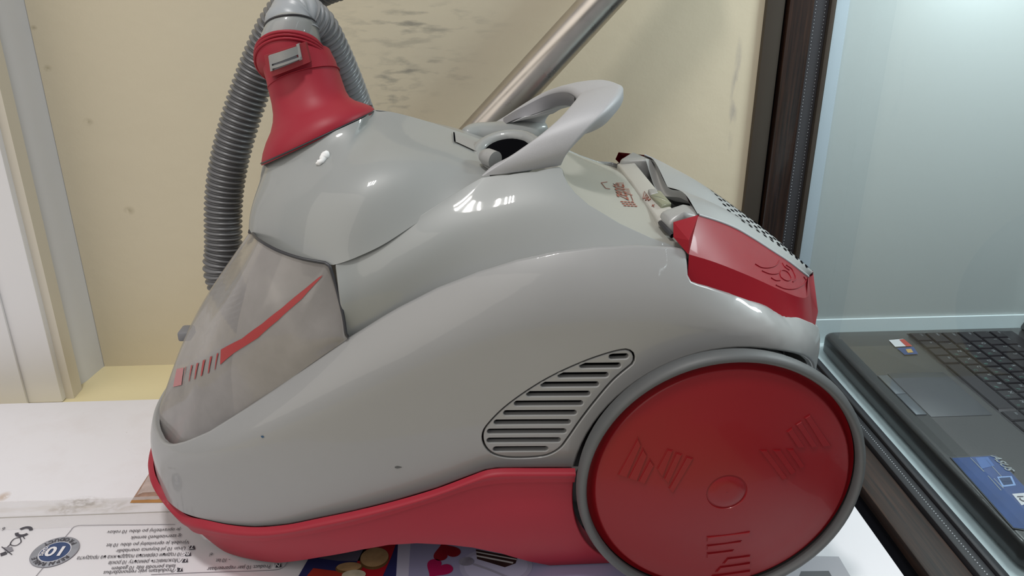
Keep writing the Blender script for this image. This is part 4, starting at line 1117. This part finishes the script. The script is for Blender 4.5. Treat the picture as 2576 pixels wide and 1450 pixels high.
# latch plate on the dome
decal('latch_plate', [(1143, 338), (1213, 366), (1226, 396), (1146, 360)], DOME, 'gray', .0010)
decal('latch_slot', [(1139, 336), (1142.5, 337), (1145, 361), (1141, 360)], DOME, 'black', .0012)

# ---- rear cover (silver) and red side panels
TOPE = [(1757, 541, .500), (1808, 557, .507), (1851, 575, .513), (1897, 602, .519), (1940, 630, .526), (1980, 656, .535), (2013, 681, .548), (2033, 696, .566)]
TE = PT(*TOPE)
CRE = PT((1733, 640, .470), (1798, 660, .471), (1881, 693, .474), (1957, 727, .480), (1997, 744, .488), (2022, 750, .502), (2034, 744, .522), (2038, 732, .545))
BOT = PT((1733, 705, .461), (1781, 716, .461), (1831, 732, .462), (1897, 752, .464), (1947, 773, .467), (2007, 796, .474), (2038, 810, .486), (2054, 818, .505))
BOT = [p+Vector((0, .0025, -.006)) for p in BOT]
RP = loftsurf([BOT, CRE], (.12, .03), 60, 8)
if RP.nrm(.5, .5).y > 0: RP.flip = -1
surfmesh('red_side_panel', RP, 'redg', vac, 'pair')
dim = [p.lerp(q, .5)+Vector((0, .0005, .0006-.003*max(0, (i/7-.5)*2))) for i, (p, q) in enumerate(zip(cr(CRE, 8), cr(TE, 8)))]
RU = loftsurf([CRE, dim, TE], (.12, .05), 70, 20)
if RU.nrm(.5, .5).y > 0: RU.flip = -1
surfmesh('red_upper_panel', RU, 'redg', vac, 'pair')
# front facets of the red panel
f0, f1, f2, f3 = at(1694, 559, y=.487), at(1757, 541, y=.500), at(1733, 605, y=.472), at(1731, 640, y=.4695)
g0, g1 = at(1694, 597, y=.480), at(1731, 632, y=.4695)
fb = at(1733, 705, y=.461)
V = [f0, f1, f2, g0, f3, CRE[0], TE[0], dim[0], fb, at(1700, 640, y=.480)]
Fc = [(0, 3, 2), (0, 2, 1), (3, 4, 2), (2, 4, 5), (2, 5, 7), (2, 7, 1)]
pair('red_front_facet', V, Fc, None, 'redg', vac, None, False)
# silver cover: near edge -> crest -> mirrored
CRST = PT((1700, 470, YC), (1760, 492, YC), (1815, 520, YC), (1860, 552, YC), (1905, 588, YC), (1955, 627, YC), (2000, 664, YC), (2035, 700, YC))
Cc = cr(CRST, 8); Tc = cr(TE, 8)
Cc = [Vector((t.x+.012*(i/7)**2, YC, c.z)) for i, (t, c) in enumerate(zip(Tc, Cc))]
Cm = [t.lerp(c, .5)+Vector((0, -.004, .006)) for t, c in zip(Tc, Cc)]
SC = loftsurf([Tc, Cm, Cc], (.13, .09), 60, 20)
if SC.nrm(.5, .5).z < 0: SC.flip = -1
surfmesh('rear_cover', SC, 'silver2', vac, True)
# silver trim bead between red and silver
V = []; Fc = []; tube_data(V, Fc, cr(TE, 50), .0010); pair('cover_bead', V, Fc, None, 'silver', vac)
# rear closing wall
V = []; Fc = []; e1 = cr(BOT, 30)[22:]+[Vector((.262, .54, BOT[-1].z)), Vector((.265, YC, BOT[-1].z))]
ec = cr(CRE, 30)[22:]+[Vector((CRE[-1].x+.002, .565, CRE[-1].z)), Vector((Cc[-1].x, YC, CRE[-1].z))]
et = [TE[-1].copy() for _ in range(len(ec)-2)]+[Vector((TE[-1].x+.003, .575, TE[-1].z)), Cc[-1]]
for a, b_, c in zip(e1, ec, et): V += [a, b_, c]
for i in range(len(e1)-1): Fc += [(3*i, 3*i+3, 3*i+4, 3*i+1), (3*i+1, 3*i+4, 3*i+5, 3*i+2)]
V, Fc, _ = mirror(V, Fc); mesh('rear_wall', V, Fc, 'redg', vac, True)
# front of the cover: two silver cheeks, recessed control strip, display, scoop
def hexa(name, top, dz, m, parent, bev=.002, seg=3, dirv=(0, 0, -1)):
    """prism from a top outline (world points) going down by dz"""
    bm = bmesh.new(); n = len(top); d = Vector(dirv)*dz
    a = [bm.verts.new(p) for p in top]; c = [bm.verts.new(p+d) for p in top]
    bm.faces.new(a); bm.faces.new(c[::-1])
    for i in range(n): bm.faces.new((a[i], c[i], c[(i+1) % n], a[(i+1) % n]))
    bmesh.ops.recalc_face_normals(bm, faces=bm.faces[:])
    if bev: bmesh.ops.bevel(bm, geom=[e for e in bm.edges if any(v in a for v in e.verts)], offset=bev, segments=seg, affect='EDGES', profile=.5)
    return lift(bm, name, m, parent, True, 50)
# far cheek / near cheek outlines
nc = [at(1658, 533, y=.512), at(1676, 522, y=.516), at(1718, 508, y=.522), at(1764, 522, y=.520), at(1758, 541, y=.5005), at(1722, 545, y=.499), at(1684, 558, y=.497)]
hexa('cover_cheek', nc, .03, 'silver2', vac, .003)
fc_ = [mir_(p) for p in nc][::-1]
hexa('cover_cheek', fc_, .03, 'silver2', vac, .003)
# scoop behind the display
def loft2(name, A, B, C_, m, mirr=False):
    sf = loftsurf([A, B, C_], (.1, .1), 30, 16)
    if sf.nrm(.5, .5).z < 0: sf.flip = -1
    surfmesh(name, sf, m, vac, mirr); return sf
hexa('scoop_floor', [Vector((nc[0].x+.006, .515, nc[0].z-.012)), Vector((nc[3].x+.01, .515, nc[3].z-.016)), Vector((nc[3].x+.01, 2*YC-.515, nc[3].z-.016)), Vector((nc[0].x+.006, 2*YC-.515, nc[0].z-.012))], .01, 'silver2', vac, .001)
ft = [at(1712, 498, y=.527), Vector((at(1712, 498, y=.527).x-.002, YC, at(1712, 498, y=.527).z-.012)), mir_(at(1712, 498, y=.527))]
md_ = [nc[2].lerp(nc[3], .6), Vector((nc[3].x-.008, YC, nc[3].z-.010)), mir_(nc[2].lerp(nc[3], .6))]
bk = [Tc[0].lerp(Cc[0], .18), Cm[0], Cc[0], mir_(Cm[0]), mir_(Tc[0].lerp(Cc[0], .18))]
loft2('cover_scoop', ft, md_, bk, 'silver2')
# control strip
c0, c1_, c2_, c3 = at(1650, 555, y=.510), at(1592, 468, y=YC+.035), at(1616, 462, y=YC+.035), at(1700, 545, y=.512)
strip_top = [at(1655, 552, y=.512), at(1668, 545, y=.513), mir_(at(1668, 545, y=.513)), mir_(at(1655, 552, y=.512))]
s_a = at(1655, 552, y=.508); s_b = at(1706, 540, y=.508)
cs = hexa('control_strip', [s_a, s_b, mir_(s_b), mir_(s_a)], .012, mat('pale_control_panel', (.42, .41, .38), .35), vac, .0015)
zc_ = s_a.z; sx0 = s_a.x; sx1 = s_b.x
def onz(u, v, dz): return at(u, v, z=zc_+dz)
def sl(a): return s_a.z+(s_b.z-s_a.z)*((a.x-s_a.x)/(s_b.x-s_a.x))
def onstrip(u, v, dz):
    p = at(u, v, z=zc_)
    for _ in range(4): p = at(u, v, z=sl(p)+dz)
    return p
hexa('display_window', [onstrip(u, v, .0022) for u, v in ((1644, 478), (1662, 479), (1690, 511), (1664, 517), (1634, 488))], .0035, 'lcd', cs, .001, 2)
hexa('display_button', [onstrip(u, v, .0026) for u, v in ((1630, 476), (1650, 474), (1656, 484), (1636, 489))], .003, 'silver2', cs, .0008, 2)
def stripline(pp, r=.0003): 
    V = []; Fc = []; tube_data(V, Fc, [onstrip(u, v, .0004) for u, v in pp], r, 4); return mesh('control_symbol', V, Fc, 'logo', cs)
stripline([(1617, 500), (1621, 481), (1632, 497), (1617, 500)]); stripline([(1621, 499), (1624, 490)], .0002); stripline([(1627, 498), (1625, 490)], .0002)
stripline([(1624, 504), (1630, 500)], .0006); stripline([(1631, 505), (1636, 501)], .0006); stripline([(1640, 519), (1646, 515)]); stripline([(1641, 515), (1645, 521)])
# gap between deck and cover (dark)
V = []; Fc = []; gp = [at(1692, 592, y=.490), at(1668, 566, y=.503), at(1640, 528, y=.54), at(1624, 506, y=YC)]
gp = [Vector((p.x, p.y, p.z-.0005)) for p in gp]; gp = gp+[mir_(p) for p in gp[::-1][1:]]
tube_data(V, Fc, cr(gp, 40), .0018, 8); mesh('cover_gap', V, Fc, 'dark', vac)
# round vent holes in rear cover
hv = []
for r_ in range(7):
    for k in range(11):
        hv.append((.36+.055*k+.010*r_, .40+.09*r_))
V = []; Fc = []
for (a, c) in hv:
    if a > .97 or c > .98: continue
    b0 = len(V); n = SC.nrm(a, c); p0 = SC.ev(a, c, .0003)
    tu = (SC.fn(a+.01, c)-SC.fn(a-.01, c)).normalized(); tv = n.cross(tu)
    for k in range(14): t = 2*pi*k/14; V.append(p0+tu*cos(t)*.0021+tv*sin(t)*.0014)
    Fc.append(tuple(range(b0, b0+14)))
V, Fc, _ = mirror(V, Fc); o = mesh('vent_holes', V, Fc, 'black', vac, False); o['kind'] = 'stuff'
# embossed rings on the red panel
V = []; Fc = []
cxp, cyp = 1975, 699
def ruline(pp, r=.0004, n=24, sf=RU):
    P = [(p.x, p.y) for p in cr([Vector((a, c, 0)) for a, c in pp], n)]
    L = []
    for u, v in P:
        s, t = sf.hit(u, v); L.append(sf.ev(s, t, .0002))
    tube_data(V, Fc, L, r)
ruline([(1962, 690), (1965, 681), (1976, 682), (1986, 692), (1990, 702), (1983, 707), (1972, 704), (1964, 697), (1962, 690)])
ruline([(1900, 665), (1915, 673), (1935, 674), (1952, 668), (1960, 656)])
ruline([(1917, 682), (1935, 689), (1950, 690), (1958, 688)]); ruline([(1940, 700), (1952, 706), (1962, 706)])
ruline([(1952, 718), (1975, 727), (2000, 727), (2018, 718), (2027, 706), (2022, 698)]); ruline([(1978, 668), (1990, 676), (1998, 690), (2001, 702), (1994, 710)]); ruline([(1968, 662), (1974, 672), (1985, 680)])
V, Fc, _ = mirror(V, Fc); mesh('embossed_rings', V, Fc, 'redg', vac)
# logo on the deck
def deckpt(u, v): s, t = DECK.hit(u, v); return DECK.ev(s, t, .0004)
d0 = deckpt(1587, 506)
la = text_obj('brand_print', 'zepter', .0185, deckpt(1582, 506), (.10, 1, 0), (-1, .10, 0), 'logo', td, width=.050, drape=DECK, nrmoff=.0005, bold=.00008)
text_obj('brand_print', 'INTERNATIONAL', .0045, deckpt(1588, 492), (.10, 1, 0), (-1, .10, 0), 'logo', td, width=.018, drape=DECK, nrmoff=.0005)
def dline(pp, r=.00025):
    V = []; Fc = []; P = []
    for (a, c) in zip(pp, pp[1:]):
        for i in range(6): P.append(deckpt(a[0]+(c[0]-a[0])*i/6, a[1]+(c[1]-a[1])*i/6))
    P.append(deckpt(*pp[-1])); tube_data(V, Fc, P, r, 5); mesh('brand_print', V, Fc, 'logo', td)
dline([(1534, 477), (1523, 475), (1512, 461), (1527, 459)]); dline([(1586, 492), (1592, 506), (1588, 510)])
for i in range(3):
    for j, L in enumerate((9, 6, 5, 8)):
        u_ = 1560+i*4+j*9; v_ = 507+i*5+j*.5
        decal('brand_print', [(u_, v_), (u_+7, v_+.5), (u_+8, v_+3), (u_+1, v_+2.5)], DECK, 'logo', .0004, .004, td)

# ---- wheels
def wheel(yo, d, parent):
    """d=-1 faces the viewer (near side)"""
    w_ = parent
    K = 96
    def lathe(name, prof, m, par, ang=None):
        V = []; Fc = []
        for (r, y_) in prof:
            for k in range(K): a = 2*pi*k/K; V.append(Vector((WC.x+r*cos(a), yo+d*y_, WC.z+r*sin(a))))
        for j in range(len(prof)-1):
            for k in range(K):
                f = (j*K+k, j*K+(k+1) % K, (j+1)*K+(k+1) % K, (j+1)*K+k); Fc.append(f if d < 0 else f[::-1])
        if prof[-1][0] < .001: pass
        return mesh(name, V, Fc, m, par, True, None, ang)
    R = WR
    tire = [(.930*R, -.002), (.932*R, .0012), (.940*R, .0034), (.955*R, .0046), (.972*R, .0040), (.988*R, .0018), (.998*R, -.0008), (R, -.0028), (.992*R, -.0060), (.972*R, -.0095), (.945*R, -.0125), (.925*R, -.0152), (.088, -.034), (.080, -.034)]
    disc_ = [(.931*R, -.004), (.895*R, -.0035), (.878*R, .0002), (.872*R, .0010), (.862*R, .0014), (.07, .0030), (.055, .0058), (.04, .0084), (.025, .0102), (.0138, .0110), (.0134, .0110), (.0130, .0103), (.0124, .0103), (.0118, .0108), (.006, .0112), (.0002, .0113)]
    wd_ = lathe('wheel', disc_, 'wheelred', w_, 60); lathe('tire', tire[::-1], 'tire', wd_)
    lathe('wheel_back', [(.087, -.020), (.001, -.020)], 'dark', wd_)
    return wd_
wh = vac
nw = wheel(WC.y, -1, vac); wheel(2*YC-WC.y, 1, vac)
# embossed marks on the near wheel
DP = [(.0833, .0014), (.07, .0030), (.055, .0058), (.04, .0084), (.025, .0102), (0, .0113)]
def disc_y(r): return WC.y-interp([a for a, b in DP[::-1]], [b for a, b in DP[::-1]], r)
def ondisc(u, v):
    y = .437
    for _ in range(6):
        p = at(u, v, y=y); y = disc_y(math.hypot(p.x-WC.x, p.z-WC.z))
    return at(u, v, y=y)
def zz(x, y): return (1440+x/2.41625, 850+y/2.4167)
marks = [
 [(397, 602), (418, 652), (330, 850), (272, 832)], [(428, 668), (455, 716), (392, 870), (336, 853)], [(470, 734), (497, 776), (440, 888), (396, 872)],
 [(575, 675), (612, 684), (546, 852), (510, 796)], [(628, 695), (668, 707), (584, 890), (553, 856)], [(692, 718), (736, 732), (610, 946), (582, 915)],
 [(1300, 570), (1335, 543), (1418, 668), (1366, 668)], [(1353, 527), (1391, 504), (1494, 665), (1450, 667)], [(1408, 487), (1444, 465), (1576, 658), (1516, 661)],
 [(1134, 682), (1184, 680), (1308, 848), (1276, 868)], [(1213, 680), (1266, 678), (1361, 812), (1326, 836)], [(1297, 674), (1344, 674), (1414, 778), (1382, 796)],
 [(816, 1210), (1080, 1178), (1076, 1208), (814, 1240)], [(816, 1262), (1030, 1234), (1002, 1262), (814, 1290)], [(816, 1310), (982, 1290), (955, 1316), (814, 1338)],
 [(942, 1340), (1082, 1322), (1082, 1350), (912, 1374)], [(898, 1392), (1082, 1366), (1082, 1395), (868, 1425)], [(850, 1446), (1082, 1414), (1082, 1444), (830, 1475)]]
for q in marks:
    P = [ondisc(*zz(*c)) for c in q]
    bm = bmesh.new(); top = [bm.verts.new(p+Vector((0, -.0010, 0))) for p in P]; bot = [bm.verts.new(p+Vector((0, .002, 0))) for p in P]
    bm.faces.new(top)
    for i in range(4): bm.faces.new((top[i], bot[i], bot[(i+1) % 4], top[(i+1) % 4]))
    bmesh.ops.recalc_face_normals(bm, faces=bm.faces[:])
    bmesh.ops.bevel(bm, geom=[e for e in bm.edges if e.verts[0] in top and e.verts[1] in top], offset=.0006, segments=2, affect='EDGES')
    lift(bm, 'wheel_mark', 'wheelred', nw, True, 30)

# ---- crumb of white filler on the dome
s, t = DOME.hit(814, 402); cp = DOME.ev(s, t, .001); cn = DOME.nrm(s, t)
bm = bmesh.new()
L = [(-.000, .0062, .0022), (.0003, .0038, .0027), (-.0002, .0010, .0024), (.0004, -.0016, .0020), (-.0010, -.0036, .0018), (-.0026, -.0050, .0010)]
q1 = cn.cross(Vector((0, 0, 1))).normalized()*-1; q2 = cn.cross(q1).normalized()
if q2.z < 0: q2 = -q2
if q1.x < 0: q1 = -q1
P = [cp+q1*a+q2*b_ for a, b_, r in L]
crumb = tube('filler_crumb', cr(P, 22), .002, 'white', None, 12, True, lambda t: interp([0, .2, .45, .65, .85, 1], [.0012, .0027, .0024, .0016, .0019, .0006], t))
for i, v in enumerate(crumb.data.vertices): v.co += Vector((random.uniform(-1, 1), random.uniform(-1, 1), random.uniform(-1, 1)))*.0002
tag(crumb, 'small white crumb of dried filler stuck on the grey dome below the red boot', 'crumb')

# small marks on the side shell, clasp on the container's nose
decal('blue_mark', [(656, 1097), (661, 1096), (666, 1100), (660, 1102)], FEN, mat('blue_paint_fleck', (.02, .07, .14), .5), .0003, .002)
decal('scuff', [(993, 1175), (1000, 1173), (1012, 1176), (1001, 1179), (994, 1178)], FEN, 'tire', .0003, .002)
decal('scuff', [(1216, 1284), (1222, 1283), (1224, 1285), (1217, 1286)], FEN, 'white', .0003, .002)
q = at(462, 836, y=.590)
bm = bmesh.new(); box_bm(bm, q.x-.002, q.x+.008, .580, .596, q.z-.004, q.z+.004, .002); lift(bm, 'container_clasp', 'silverd', vac)
